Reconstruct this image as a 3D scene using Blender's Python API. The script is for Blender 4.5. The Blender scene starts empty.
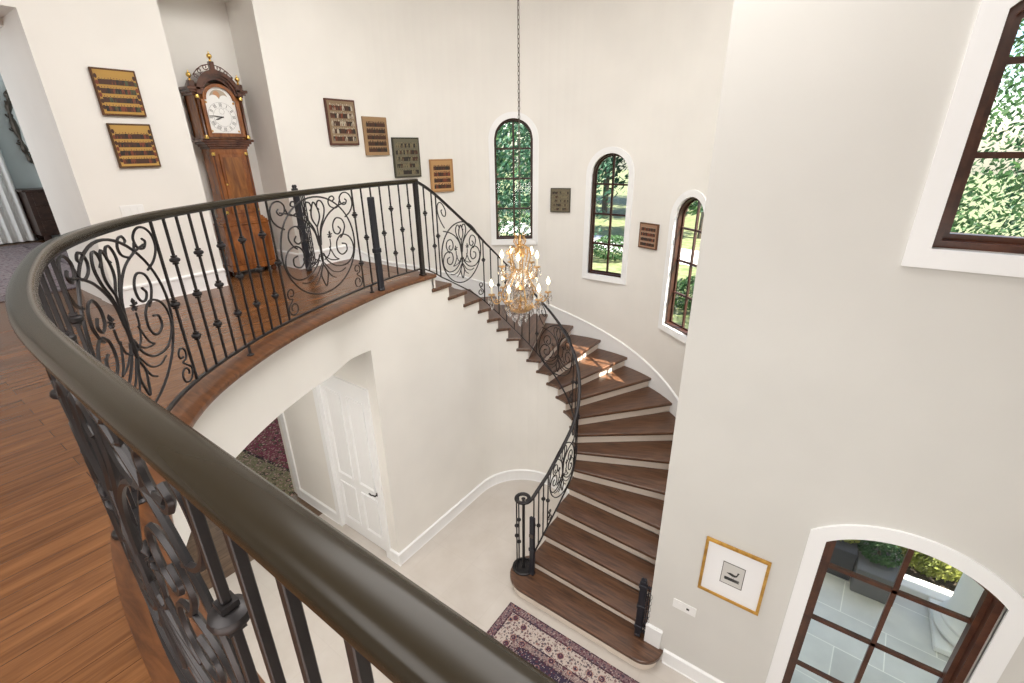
import bpy, math, random
import numpy as np
from mathutils import Vector, Matrix

random.seed(7)
S = bpy.context.scene
PI = math.pi
# ------------------------------------------------------------------ camera
cam_d = bpy.data.cameras.new('camera')
cam_d.sensor_width = 36.0
cam_d.lens = 469.4 / 1024 * 36.0
cam_d.clip_start = 0.02
cam_d.clip_end = 300
cam = bpy.data.objects.new('camera', cam_d)
S.collection.objects.link(cam)
_up = Vector((-.210869, .31568, .925138)); _bk = Vector((.540518, -.750914, .379432)); _rt = _up.cross(_bk)
CAM = Vector((3.2524, -4.7066, 5.20))
cam.matrix_world = Matrix(((_rt.x, _up.x, _bk.x, CAM.x), (_rt.y, _up.y, _bk.y, CAM.y), (_rt.z, _up.z, _bk.z, CAM.z), (0, 0, 0, 1)))
S.camera = cam
# ------------------------------------------------------------------ sky, sun, lights, exposure
W = bpy.data.worlds.new('sky'); S.world = W; W.use_nodes = True
nt = W.node_tree; nt.nodes.clear()
wo = nt.nodes.new('ShaderNodeOutputWorld'); wb = nt.nodes.new('ShaderNodeBackground')
sky = nt.nodes.new('ShaderNodeTexSky'); sky.sky_type = 'NISHITA'; sky.sun_disc = False
sky.sun_elevation = math.radians(52); sky.sun_rotation = math.radians(80)
wb.inputs['Strength'].default_value = 0.42
nt.links.new(sky.outputs[0], wb.inputs[0]); nt.links.new(wb.outputs[0], wo.inputs[0])


def lamp(name, kind, loc, power, color=(1, 1, 1), size=1.0, size_y=None, direction=None, angle=None):
    d = bpy.data.lights.new(name, kind); d.energy = power; d.color = color
    if kind == 'AREA':
        d.shape = 'RECTANGLE'; d.size = size; d.size_y = size_y or size
    if kind == 'POINT': d.shadow_soft_size = size
    if angle: d.angle = angle
    o = bpy.data.objects.new(name, d); S.collection.objects.link(o); o.location = loc
    if direction: o.rotation_euler = Vector(direction).to_track_quat('-Z', 'Y').to_euler()
    return o


lamp('sun', 'SUN', (20, 2, 30), 24.0, (1.0, .93, .82), direction=(-.745, -.075, -1.0), angle=.009)
lamp('stairwell_fill', 'AREA', (1.35, -1.7, 7.85), 250, (1.0, .975, .945), 3.2, 3.2, direction=(0, 0, -1))  # added soft fill under the ceiling, no fixture; brightens the stairwell walls
lamp('hall_fill', 'AREA', (2.5, -6.6, 7.4), 175, (1.0, .975, .945), 4.0, 2.2, direction=(0, .25, -1))  # added fill behind the camera, no fixture; lifts the right wall
lamp('passage_fill', 'AREA', (-1.6, -3.6, 3.1), 46, (1.0, .94, .86), 1.0, 1.0, direction=(0, 0, -1))  # added fill below the balcony, no fixture; brightens the door wall
lamp('foyer_fill', 'AREA', (3.6, -5.6, 3.25), 180, (1.0, .96, .92), 2.4, 2.0, direction=(-.6, .8, -.55))  # added fill out of view, tilted at the lower stair wall and floor
lamp('bedroom_fill', 'AREA', (-6.2, -6.4, 5.6), 105, (.96, .98, 1.0), 1.8, 2.2, direction=(.35, .9, -.08))  # added fill, no window built here; lightens the opening's jamb and the room
S.view_settings.view_transform = 'Standard'
S.view_settings.look = 'None'
S.view_settings.gamma = 1.0
S.view_settings.use_curve_mapping = False
S.view_settings.exposure = 0.0
S.cycles.use_denoising = True
S.cycles.max_bounces = 10
S.cycles.diffuse_bounces = 5
S.cycles.transparent_max_bounces = 16
S.cycles.caustics_reflective = False
S.cycles.caustics_refractive = False
S.cycles.sample_clamp_indirect = 6.0

# ------------------------------------------------------------------ dimensions (metres; the turret stair is centred on the origin)
HB = 3.80           # balcony floor
R1 = HB / 22        # riser
RO = 2.43           # outer turret wall
RI = 0.79           # stringer wall inside the turn
RT = 0.77           # inner end of the treads
RR = 0.80           # stair rail line
TOP = 8.0           # ceiling


# ------------------------------------------------------------------ materials
def mat(name, color, rough=.5, metal=0.0, spec=.5, **kw):
    m = bpy.data.materials.new(name); m.use_nodes = True
    b = m.node_tree.nodes['Principled BSDF']
    b.inputs['Base Color'].default_value = (*color, 1)
    b.inputs['Roughness'].default_value = rough
    b.inputs['Metallic'].default_value = metal
    b.inputs['Specular IOR Level'].default_value = spec
    for k, v in kw.items(): b.inputs[k.replace('_', ' ')].default_value = v
    return m


def N(m, t, **kw):
    n = m.node_tree.nodes.new(t)
    for k, v in kw.items():
        if k in n.inputs.keys(): n.inputs[k].default_value = v
        else: setattr(n, k, v)
    return n


def lk(m, a, b): m.node_tree.links.new(a, b)


def ramp(m, stops, interp='LINEAR'):
    r = N(m, 'ShaderNodeValToRGB'); e = r.color_ramp.elements; r.color_ramp.interpolation = interp
    while len(e) < len(stops): e.new(.5)
    for i, (p, c) in enumerate(stops):
        e[i].position = p; e[i].color = (*c, 1)
    return r


def coords(m, scale=(1, 1, 1), rot=(0, 0, 0), loc=(0, 0, 0), kind='Object'):
    tc = N(m, 'ShaderNodeTexCoord'); mp = N(m, 'ShaderNodeMapping')
    mp.inputs['Scale'].default_value = scale; mp.inputs['Rotation'].default_value = rot; mp.inputs['Location'].default_value = loc
    lk(m, tc.outputs[kind], mp.inputs['Vector'])
    return mp.outputs[0]


def bsdf(m): return m.node_tree.nodes['Principled BSDF']


def bump(m, src, strength=.1, dist=.01):
    b = N(m, 'ShaderNodeBump', Strength=strength, Distance=dist)
    lk(m, src, b.inputs['Height']); lk(m, b.outputs[0], bsdf(m).inputs['Normal'])


def paint(name, c, rough=.55, amt=.03):
    m = mat(name, c, rough, spec=.3)
    n = N(m, 'ShaderNodeTexNoise', Scale=1.3, Detail=3.0); lk(m, coords(m), n.inputs['Vector'])
    a = tuple(x * (1 - amt) for x in c); b = tuple(min(1, x * (1 + amt)) for x in c)
    r = ramp(m, [(.3, a), (.7, b)]); lk(m, n.outputs['Fac'], r.inputs[0]); lk(m, r.outputs[0], bsdf(m).inputs['Base Color'])
    return m


def wood(name, dark, light, grain=(1.2, 14, 14), rough=.35, rot=(0, 0, 0), coat=0.0):
    m = mat(name, light, rough, spec=.45)
    v = coords(m, grain, rot)
    n = N(m, 'ShaderNodeTexNoise', Scale=2.2, Detail=8.0, Roughness=.62, Distortion=.6); lk(m, v, n.inputs['Vector'])
    r = ramp(m, [(.28, dark), (.72, light)]); lk(m, n.outputs['Fac'], r.inputs[0]); lk(m, r.outputs[0], bsdf(m).inputs['Base Color'])
    if coat: bsdf(m).inputs['Coat Weight'].default_value = coat; bsdf(m).inputs['Coat Roughness'].default_value = .15
    bump(m, n.outputs['Fac'], .08, .004)
    return m


def planks(name, dark, light, rough=.32, width=.085, length=1.1):
    # boards running along y
    m = mat(name, light, rough, spec=.45)
    v = coords(m, (1, 1, 1), (0, 0, PI / 2))
    b = N(m, 'ShaderNodeTexBrick', Scale=1.0, offset=.37, offset_frequency=2)
    b.inputs['Brick Width'].default_value = length; b.inputs['Row Height'].default_value = width
    b.inputs['Mortar Size'].default_value = .0012; b.inputs['Mortar Smooth'].default_value = .1
    b.inputs['Color1'].default_value = (0, 0, 0, 1); b.inputs['Color2'].default_value = (1, 1, 1, 1); b.inputs['Mortar'].default_value = (.5, .5, .5, 1)
    lk(m, v, b.inputs['Vector'])
    g = N(m, 'ShaderNodeTexNoise', Scale=2.0, Detail=8.0, Roughness=.65, Distortion=.8)
    mp2 = N(m, 'ShaderNodeMapping'); mp2.inputs['Scale'].default_value = (1.1, 15, 1)
    lk(m, v, mp2.inputs['Vector'])
    ad = N(m, 'ShaderNodeVectorMath', operation='MULTIPLY_ADD'); ad.inputs[1].default_value = (1, 1, 1)
    sc = N(m, 'ShaderNodeVectorMath', operation='SCALE'); sc.inputs['Scale'].default_value = 7.0
    lk(m, b.outputs['Color'], sc.inputs[0]); lk(m, mp2.outputs[0], ad.inputs[0]); lk(m, sc.outputs[0], ad.inputs[2]); lk(m, ad.outputs[0], g.inputs['Vector'])
    r = ramp(m, [(.25, dark), (.75, light)]); lk(m, g.outputs['Fac'], r.inputs[0])
    tone = ramp(m, [(0, (.84, .82, .80)), (1, (1.08, 1.07, 1.06))]); lk(m, b.outputs['Color'], tone.inputs[0])
    mx = N(m, 'ShaderNodeMix', data_type='RGBA', blend_type='MULTIPLY'); mx.inputs['Factor'].default_value = 1
    lk(m, r.outputs[0], mx.inputs['A']); lk(m, tone.outputs[0], mx.inputs['B'])
    mo = N(m, 'ShaderNodeMix', data_type='RGBA'); mo.inputs['B'].default_value = (*[c * .45 for c in dark], 1)
    lk(m, b.outputs['Fac'], mo.inputs['Factor']); lk(m, mx.outputs['Result'], mo.inputs['A'])
    lk(m, mo.outputs['Result'], bsdf(m).inputs['Base Color'])
    bump(m, g.outputs['Fac'], .06, .003)
    return m


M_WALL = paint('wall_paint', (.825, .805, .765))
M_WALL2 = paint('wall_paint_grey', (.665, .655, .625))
M_TRIM = paint('white_trim_paint', (.875, .88, .885), .38, .01)
M_CEIL = paint('ceiling_paint', (.85, .84, .81))
M_TREAD = wood('walnut_tread', (.026, .0095, .0045), (.165, .076, .038), (1.4, 13, 13), .27)
bsdf(M_TREAD).inputs['Specular IOR Level'].default_value = .75; bsdf(M_TREAD).inputs['Roughness'].default_value = .36
M_NOSE = wood('walnut_nosing', (.040, .014, .006), (.19, .075, .028), (2.2, 14, 9), .32)
M_RISER = paint('cream_riser_paint', (.74, .655, .57), .5)
M_FLOORW = planks('oak_floor_boards', (.085, .033, .011), (.235, .100, .036), .27, .105)
M_FLOORD = planks('dark_floor_boards', (.07, .04, .025), (.22, .14, .085), .4)
M_IRON = mat('wrought_iron', (.030, .027, .028), .42, .55, .5)
M_RAIL = mat('bronze_rail', (.027, .021, .013), .24, 0.0, .22)
M_NAVY = mat('dark_gate_metal', (.014, .015, .022), .45, .2, .5)
M_WINFRAME = wood('dark_window_wood', (.020, .008, .006), (.060, .022, .014), (8, 8, 2), .35)
M_WINRED = wood('mahogany_window_wood', (.040, .013, .007), (.115, .040, .019), (3, 3, 3), .3)
M_GOLD = mat('gilt_metal', (.66, .42, .19), .30, .85, .5)
M_GILT = wood('gilt_frame', (.34, .17, .03), (.75, .45, .11), (6, 6, 6), .35)
bsdf(M_GILT).inputs['Metallic'].default_value = .45
M_BRASS = mat('polished_brass', (.80, .55, .16), .22, .95)
M_MAHOG = wood('mahogany_case', (.090, .022, .006), (.36, .125, .030), (7, 7, 1.6), .25, coat=.4)
M_MAHOGD = wood('dark_mahogany', (.035, .010, .006), (.13, .042, .018), (4, 4, 3), .25, coat=.4)
M_FLAME_VENEER = wood('figured_veneer', (.045, .012, .006), (.42, .16, .035), (5, 5, 1.1), .22, coat=.4)
M_WHITE = mat('dial_white', (.86, .86, .84), .45)
M_BLACK = mat('black_paint', (.012, .011, .011), .5)
M_PLATE = mat('white_plastic', (.86, .86, .85), .35)
M_MAT = mat('picture_mount', (.86, .86, .87), .6)
M_PRINT = paint('old_paper', (.60, .585, .56), .7, .05)
M_BULB = mat('candle_bulb', (1, .9, .7), .4)
bsdf(M_BULB).inputs['Emission Color'].default_value = (1, .80, .52, 1); bsdf(M_BULB).inputs['Emission Strength'].default_value = 9
M_CANDLE = mat('candle_sleeve', (.85, .80, .68), .5)
M_SHEER = mat('sheer_cloth', (.86, .87, .86), .8)
M_BLUE = paint('pale_blue_paint', (.66, .74, .75))
M_STONEW = paint('white_stone', (.80, .80, .78), .6, .03)
M_SILVER = mat('tarnished_silver', (.10, .085, .07), .4, .7)
M_MIRROR = mat('mirror_glass', (.8, .86, .88), .03, 1.0)
M_CABINET = wood('dark_walnut', (.020, .011, .009), (.070, .036, .026), (2, 8, 8), .35)


def glass_mat():
    m = bpy.data.materials.new('window_glass'); m.use_nodes = True; t = m.node_tree; t.nodes.clear()
    o = t.nodes.new('ShaderNodeOutputMaterial'); mx = t.nodes.new('ShaderNodeMixShader')
    tr = t.nodes.new('ShaderNodeBsdfTransparent'); gl = t.nodes.new('ShaderNodeBsdfGlossy'); lw = t.nodes.new('ShaderNodeLayerWeight'); pw = t.nodes.new('ShaderNodeMath'); pw.operation = 'POWER'; pw.inputs[1].default_value = 4.5; fr = t.nodes.new('ShaderNodeMath'); fr.operation = 'MULTIPLY_ADD'; fr.inputs[1].default_value = .55; fr.inputs[2].default_value = .03; t.links.new(lw.outputs['Facing'], pw.inputs[0]); t.links.new(pw.outputs[0], fr.inputs[0])
    tr.inputs[0].default_value = (.96, .98, .97, 1); gl.inputs['Roughness'].default_value = .02
    t.links.new(fr.outputs[0], mx.inputs[0]); t.links.new(tr.outputs[0], mx.inputs[1]); t.links.new(gl.outputs[0], mx.inputs[2]); t.links.new(mx.outputs[0], o.inputs[0])
    return m


M_GLASS = glass_mat()


def crystal_mat():
    m = bpy.data.materials.new('cut_crystal'); m.use_nodes = True; t = m.node_tree; t.nodes.clear()
    o = t.nodes.new('ShaderNodeOutputMaterial'); mx = t.nodes.new('ShaderNodeMixShader')
    g = t.nodes.new('ShaderNodeBsdfGlass'); g.inputs['IOR'].default_value = 1.5; g.inputs['Color'].default_value = (.97, .97, .98, 1)
    tr = t.nodes.new('ShaderNodeBsdfTransparent'); mx.inputs[0].default_value = .35
    t.links.new(g.outputs[0], mx.inputs[1]); t.links.new(tr.outputs[0], mx.inputs[2]); t.links.new(mx.outputs[0], o.inputs[0])
    return m


M_CRYSTAL = crystal_mat()


def stone_floor():
    m = mat('limestone_floor', (.70, .65, .59), .28, spec=.4)
    v = coords(m)
    n = N(m, 'ShaderNodeTexNoise', Scale=1.7, Detail=6.0, Roughness=.6); lk(m, v, n.inputs['Vector'])
    r = ramp(m, [(.3, (.52, .475, .43)), (.7, (.60, .56, .52))]); lk(m, n.outputs['Fac'], r.inputs[0])
    b = N(m, 'ShaderNodeTexBrick', Scale=1.0, offset=0.0)
    b.inputs['Brick Width'].default_value = .6; b.inputs['Row Height'].default_value = .6; b.inputs['Mortar Size'].default_value = .0025; b.inputs['Mortar Smooth'].default_value = .2
    b.inputs['Color1'].default_value = (.985, .985, .985, 1); b.inputs['Color2'].default_value = (1.015, 1.015, 1.015, 1); b.inputs['Mortar'].default_value = (.93, .92, .91, 1)
    lk(m, v, b.inputs['Vector'])
    mx = N(m, 'ShaderNodeMix', data_type='RGBA', blend_type='MULTIPLY'); mx.inputs['Factor'].default_value = 1
    lk(m, r.outputs[0], mx.inputs['A']); lk(m, b.outputs['Color'], mx.inputs['B']); lk(m, mx.outputs['Result'], bsdf(m).inputs['Base Color'])
    return m


M_STONE = stone_floor()


def paver_mat():
    m = mat('terrace_pavers', (.6, .6, .57), .7)
    v = coords(m, rot=(0, 0, .06))
    n = N(m, 'ShaderNodeTexNoise', Scale=2.2, Detail=6.0); lk(m, v, n.inputs['Vector'])
    r = ramp(m, [(.3, (.56, .56, .53)), (.7, (.72, .715, .68))]); lk(m, n.outputs['Fac'], r.inputs[0])
    b = N(m, 'ShaderNodeTexBrick', Scale=1.0); b.inputs['Brick Width'].default_value = .9; b.inputs['Row Height'].default_value = .55; b.inputs['Mortar Size'].default_value = .006
    b.inputs['Color1'].default_value = (.85, .85, .84, 1); b.inputs['Color2'].default_value = (1.1, 1.1, 1.08, 1); b.inputs['Mortar'].default_value = (1.25, 1.24, 1.2, 1)
    lk(m, v, b.inputs['Vector'])
    mx = N(m, 'ShaderNodeMix', data_type='RGBA', blend_type='MULTIPLY'); mx.inputs['Factor'].default_value = 1
    lk(m, r.outputs[0], mx.inputs['A']); lk(m, b.outputs['Color'], mx.inputs['B']); lk(m, mx.outputs['Result'], bsdf(m).inputs['Base Color'])
    return m


M_PAVER = paver_mat()


def leaf_mat(name, dark, light):
    m = mat(name, light, .55, spec=.3)
    n = N(m, 'ShaderNodeTexNoise', Scale=3.0, Detail=3.0); lk(m, coords(m), n.inputs['Vector'])
    r = ramp(m, [(.35, dark), (.65, light)]); lk(m, n.outputs['Fac'], r.inputs[0]); lk(m, r.outputs[0], bsdf(m).inputs['Base Color'])
    t = m.node_tree; tl = N(m, 'ShaderNodeBsdfTranslucent'); lk(m, r.outputs[0], tl.inputs[0])
    mx = N(m, 'ShaderNodeMixShader'); mx.inputs[0].default_value = .35
    out = t.nodes['Material Output']; lk(m, bsdf(m).outputs[0], mx.inputs[1]); lk(m, tl.outputs[0], mx.inputs[2]); lk(m, mx.outputs[0], out.inputs[0])
    return m


M_LEAF = leaf_mat('green_leaves', (.028, .075, .030), (.090, .185, .065))
M_LEAFT = leaf_mat('deep_green_leaves', (.012, .050, .032), (.045, .125, .070))
M_LEAFY = leaf_mat('yellow_green_leaves', (.085, .12, .022), (.30, .32, .075))
M_LAWN = leaf_mat('lawn_grass', (.17, .21, .09), (.32, .34, .18))
M_BARK = wood('bark', (.05, .035, .025), (.16, .12, .09), (6, 6, 1.5), .9)
M_PLANTER = paint('grey_planter_wall', (.12, .12, .12), .8, .12)
M_ROAD = paint('pale_driveway', (.55, .54, .52), .8, .08)
M_CAR = mat('dark_car_paint', (.03, .033, .04), .2, .2)


# ------------------------------------------------------------------ mesh building
class MB:
    def __init__(s): s.v = []; s.f = []; s.m = []

    def add(s, vs, fs, mi=0):
        o = len(s.v); s.v += [tuple(map(float, p)) for p in vs]; s.f += [tuple(i + o for i in f) for f in fs]; s.m += [mi] * len(fs)
        return s

    def box(s, x0, x1, y0, y1, z0, z1, mi=0):
        return s.add([(x0, y0, z0), (x1, y0, z0), (x1, y1, z0), (x0, y1, z0), (x0, y0, z1), (x1, y0, z1), (x1, y1, z1), (x0, y1, z1)],
                     [(3, 2, 1, 0), (4, 5, 6, 7), (0, 1, 5, 4), (1, 2, 6, 5), (2, 3, 7, 6), (3, 0, 4, 7)], mi)

    def cham(s, x0, x1, y0, y1, z0, z1, c=.004, mi=0):
        # box with its four vertical edges and top edges cut back
        P = [(x0 + c, y0), (x1 - c, y0), (x1, y0 + c), (x1, y1 - c), (x1 - c, y1), (x0 + c, y1), (x0, y1 - c), (x0, y0 + c)]
        cx, cy = (x0 + x1) / 2, (y0 + y1) / 2
        Q = [(cx + (x - cx) * (1 - 2 * c / (x1 - x0)), cy + (y - cy) * (1 - 2 * c / (y1 - y0))) for x, y in P]
        vs = [(x, y, z0 + c) for x, y in P] + [(x, y, z1 - c) for x, y in P] + [(x, y, z1) for x, y in Q] + [(x, y, z0) for x, y in Q]
        fs = []
        for i in range(8):
            j = (i + 1) % 8
            fs += [(i, j, 8 + j, 8 + i), (8 + i, 8 + j, 16 + j, 16 + i), (24 + i, 24 + j, j, i)]
        fs += [tuple(range(16, 24)), tuple(range(31, 23, -1))]
        return s.add(vs, fs, mi)

    def prism(s, poly, z0, z1, mi=0, c=0.0):
        n = len(poly); cx = sum(p[0] for p in poly) / n; cy = sum(p[1] for p in poly) / n
        vs = [(x, y, z0) for x, y in poly] + [(x, y, z1 - c) for x, y in poly]
        fs = [tuple(range(n - 1, -1, -1))] + [(i, (i + 1) % n, n + (i + 1) % n, n + i) for i in range(n)]
        if c:
            ins = inset(poly, c)
            vs += [(x, y, z1) for x, y in ins]
            fs += [(n + i, n + (i + 1) % n, 2 * n + (i + 1) % n, 2 * n + i) for i in range(n)] + [tuple(range(2 * n, 3 * n))]
        else: fs.append(tuple(range(n, 2 * n)))
        return s.add(vs, fs, mi)

    def tube(s, pts, r, n=6, closed=False, mi=0, flat=1.0):
        P = np.array(pts, float)
        if len(P) < 2: return s
        keep = [0] + [i for i in range(1, len(P)) if np.linalg.norm(P[i] - P[i - 1]) > 1e-6]
        rr = np.broadcast_to(np.array(r, float), (len(P),))[keep]; P = P[keep]
        if closed:
            T = np.roll(P, -1, 0) - np.roll(P, 1, 0)
        else: T = np.gradient(P, axis=0)
        T /= np.maximum(np.linalg.norm(T, axis=1)[:, None], 1e-9)
        a = np.array([0, 0, 1.0]) if abs(T[0][2]) < .9 else np.array([1.0, 0, 0])
        u = np.cross(T[0], a); u /= np.linalg.norm(u)
        rings = []
        for i in range(len(P)):
            if i:
                u = u - (u @ T[i]) * T[i]; l = np.linalg.norm(u)
                u = u / l if l > 1e-6 else u
            w = np.cross(T[i], u)
            rings.append([P[i] + rr[i] * (math.cos(2 * PI * k / n + PI / n) * u + flat * math.sin(2 * PI * k / n + PI / n) * w) for k in range(n)])
        vs = [p for R_ in rings for p in R_]; m = len(P); fs = []
        for i in range(m if closed else m - 1):
            j = (i + 1) % m
            fs += [(i * n + k, i * n + (k + 1) % n, j * n + (k + 1) % n, j * n + k) for k in range(n)]
        if not closed: fs += [tuple(range(n - 1, -1, -1)), tuple(range((m - 1) * n, m * n))]
        return s.add(vs, fs, mi)

    def lathe(s, prof, n=16, c=(0, 0, 0), mi=0, sx=1, sy=1):
        vs = []; fs = []
        for r, z in prof:
            vs += [(c[0] + sx * r * math.cos(2 * PI * k / n), c[1] + sy * r * math.sin(2 * PI * k / n), c[2] + z) for k in range(n)]
        for i in range(len(prof) - 1):
            fs += [(i * n + k, i * n + (k + 1) % n, (i + 1) * n + (k + 1) % n, (i + 1) * n + k) for k in range(n)]
        if prof[0][0] > 1e-5: fs.append(tuple(range(n - 1, -1, -1)))
        if prof[-1][0] > 1e-5: fs.append(tuple(range((len(prof) - 1) * n, len(prof) * n)))
        return s.add(vs, fs, mi)

    def ball(s, c, r, n=10, mi=0, sz=1.0):
        return s.lathe([(max(r * math.sin(PI * i / 6), 1e-4), -r * sz * math.cos(PI * i / 6)) for i in range(7)], n, c, mi)

    def sweep(s, path, prof, closed=False, mi=0, cap=True):
        # profile (a = sideways to the right of travel, b = up) carried along a path
        P = np.array(path, float); T = np.gradient(P, axis=0) if not closed else np.roll(P, -1, 0) - np.roll(P, 1, 0)
        T[:, 2] = 0; T /= np.linalg.norm(T, axis=1)[:, None]; Nn = np.c_[T[:, 1], -T[:, 0], 0 * T[:, 0]]
        n = len(prof); vs = []; fs = []; m = len(P)
        for i in range(m): vs += [P[i] + a * Nn[i] + np.array([0, 0, b]) for a, b in prof]
        for i in range(m if closed else m - 1):
            j = (i + 1) % m
            fs += [(i * n + k, i * n + (k + 1) % n, j * n + (k + 1) % n, j * n + k) for k in range(n)]
        if cap and not closed: fs += [tuple(range(n - 1, -1, -1)), tuple(range((m - 1) * n, m * n))]
        return s.add(vs, fs, mi)

    def xf(s, M, i0=0):
        s.v = s.v[:i0] + [tuple(M @ Vector(p)) for p in s.v[i0:]]; return s


def inset(poly, c):
    n = len(poly); A = sum(poly[i][0] * poly[(i + 1) % n][1] - poly[(i + 1) % n][0] * poly[i][1] for i in range(n)); sg = 1 if A > 0 else -1
    out = []
    for i in range(n):
        p0, p1, p2 = Vector(poly[i - 1]), Vector(poly[i]), Vector(poly[(i + 1) % n])
        a = (p1 - p0).normalized(); b = (p2 - p1).normalized()
        na = Vector((-a.y, a.x)) * sg; nb = Vector((-b.y, b.x)) * sg; m = na + nb
        m = m / max(m.length_squared, .3) * 2 if m.length > 1e-6 else na
        out.append(tuple(p1 + m * c))
    return out


def obj(name, mb, mats, parent=None, smooth=True, loc=None, rot=None):
    me = bpy.data.meshes.new(name); me.from_pydata(mb.v, [], mb.f)
    mats = mats if isinstance(mats, (list, tuple)) else [mats]
    for m in mats: me.materials.append(m)
    if len(mats) > 1: me.polygons.foreach_set('material_index', mb.m)
    bm_fix(me)
    if smooth:
        me.polygons.foreach_set('use_smooth', [True] * len(me.polygons)); me.set_sharp_from_angle(angle=math.radians(38))
    me.update()
    o = bpy.data.objects.new(name, me); S.collection.objects.link(o)
    if parent: o.parent = parent
    if loc: o.location = loc
    if rot: o.rotation_euler = rot
    return o


def bm_fix(me):
    import bmesh
    b = bmesh.new(); b.from_mesh(me); bmesh.ops.recalc_face_normals(b, faces=b.faces); b.to_mesh(me); b.free()


def tag(o, label, cat, group=None, kind=None):
    o['label'] = label; o['category'] = cat
    if group: o['group'] = group
    if kind: o['kind'] = kind
    return o


def thing(name, label, cat, loc=(0, 0, 0), rotz=0, group=None):
    o = bpy.data.objects.new(name, None); S.collection.objects.link(o); o.empty_display_size = .1
    o.location = loc; o.rotation_euler = (0, 0, rotz)
    return tag(o, label, cat, group)


def struct(name, mb, m, label, cat, parent=None, smooth=False):
    o = obj(name, mb, m, parent, smooth); o['kind'] = 'structure'
    if not parent: tag(o, label, cat)
    return o


def pol(r, a): return (r * math.cos(math.radians(a)), r * math.sin(math.radians(a)))


# ------------------------------------------------------------------ balcony edge curve
def catmull(P, n=12):
    P = np.array(P, float); P = np.vstack([2 * P[0] - P[1], P, 2 * P[-1] - P[-2]]); o = []
    for i in range(1, len(P) - 2):
        a, b, c, d = P[i - 1:i + 3]
        for t in np.linspace(0, 1, n, endpoint=False):
            o.append(.5 * ((2 * b) + (c - a) * t + (2 * a - 5 * b + 4 * c - d) * t * t + (3 * b - a - 3 * c + d) * t ** 3))
    o.append(P[-2]); return np.array(o)


EDGE = catmull([(-.76, -.55), (-.76, -.70), (-.755, -1.1), (-.72, -1.5), (-.52, -2.24), (-.29, -2.88), (0, -3.40), (.25, -3.74), (.6, -4.03), (1.0, -4.24),
                (1.5, -4.36), (2.0, -4.41), (2.6, -4.42), (3.2, -4.42), (4.2, -4.42), (5.6, -4.42), (8.0, -4.42)])
for _ in range(40): EDGE[1:-1] = .25 * EDGE[:-2] + .5 * EDGE[1:-1] + .25 * EDGE[2:]
EDGE = EDGE[EDGE[:, 1] < -.685] if True else EDGE
EDGE[0] = (-.76, -.69)


def offs(Q, d):
    d = np.asarray(d) if np.isscalar(d) else np.asarray(d)[:, None]
    T = np.gradient(Q, axis=0); T /= np.linalg.norm(T, axis=1)[:, None]
    return Q + np.c_[T[:, 1], -T[:, 0]] * d   # to the right of travel = away from the well


class Path:
    def __init__(s, Q):
        s.Q = np.array(Q, float); s.S = np.r_[0, np.cumsum(np.linalg.norm(np.diff(s.Q, axis=0), axis=1))]; s.len = s.S[-1]

    def at(s, t): return np.array([np.interp(t, s.S, s.Q[:, 0]), np.interp(t, s.S, s.Q[:, 1])])

    def tan(s, t):
        d = s.at(min(t + .02, s.len)) - s.at(max(t - .02, 0)); return d / np.linalg.norm(d)

    def cut(s, a, b, n=80): return [s.at(t) for t in np.linspace(a, b, n)]


# ------------------------------------------------------------------ setting: floors
b = MB(); b.prism([(-2.52, -9), (9, -9), (9, -.78), (2.6, -.78), (2.6, 0)] + [(2.6 * math.cos(PI * i / 20), 2.6 * math.sin(PI * i / 20)) for i in range(1, 21)] + [(-2.52, 0)], -.12, 0)
struct('floor', b, M_STONE, 'pale limestone tile floor of the lower foyer', 'floor')
b = MB(); b.box(-9, -2.52, -9, 1.0, -.12, 0.0)
struct('floor_passage', b, M_FLOORD, 'dark board floor beyond the arched opening below the balcony', 'floor')
# balcony floor, nosing board, beam and soffit
joint = offs(EDGE, .20)
poly = [(-.76, -.69)] + [tuple(p) for p in EDGE[1:]] + [(8.0, -9), (-9.2, -9), (-9.2, -.69), (-2.43, -.69)]
pj = [(joint[0][0], -.69)] + [tuple(p) for p in joint[1:]] + [(8.0, -9), (-9.2, -9), (-9.2, -1.0), (-3.6, -1.0), (-2.44, -1.0), (-2.44, -.90), (joint[0][0], -.90)]
pj = [tuple(p) for p in joint if p[1] < -.92] + [(8.0, -9), (-9.2, -9), (-9.2, -.92), (joint[0][0], -.92)]
b = MB(); b.prism(pj, HB - .20, HB)
struct('floor_balcony', b, M_FLOORW, 'honey brown board floor of the balcony landing', 'floor')
b = MB()
ed3 = [(p[0], p[1], HB) for p in EDGE]
prof = [(.20, .001), (.012, .001), (.003, -.004), (0, -.014), (.0, -.030), (.004, -.038), (.012, -.042), (.20, -.042)]
b.sweep(ed3, prof)
struct('trim_balcony_edge', b, M_NOSE, 'dark walnut nosing board around the balcony edge', 'nosing', smooth=True)
b = MB()
b.cham(-2.43, -.76, -.92, -.69, HB - .042, HB + .0012, .006)
struct('trim_landing_edge', b, M_NOSE, 'walnut nosing at the head of the stairs', 'nosing')
b = MB()
seg = [(-RI, -.69, 0), (-RI, -1.0, 0), (-RI, -1.4, 0), (-RI, -1.755, 0)]
b.sweep(seg, [(0, 0), (0, HB - .042), (.16, HB - .042), (.16, 0)])
struct('wall_below_landing', b, M_WALL, 'cream wall below the landing beside the arched opening', 'wall', smooth=False)
b = MB(); be = [p for p in offs(EDGE, .108) if p[1] < -2.35]
FB = Path(catmull([(-RI, -1.755), (-.782, -1.90), (-.738, -2.08)] + [tuple(p) for p in be[::6]], 8))
ss = np.r_[np.linspace(0, 3, 60), np.linspace(3.1, FB.len, 50)]; vs = []; fs = []
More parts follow.
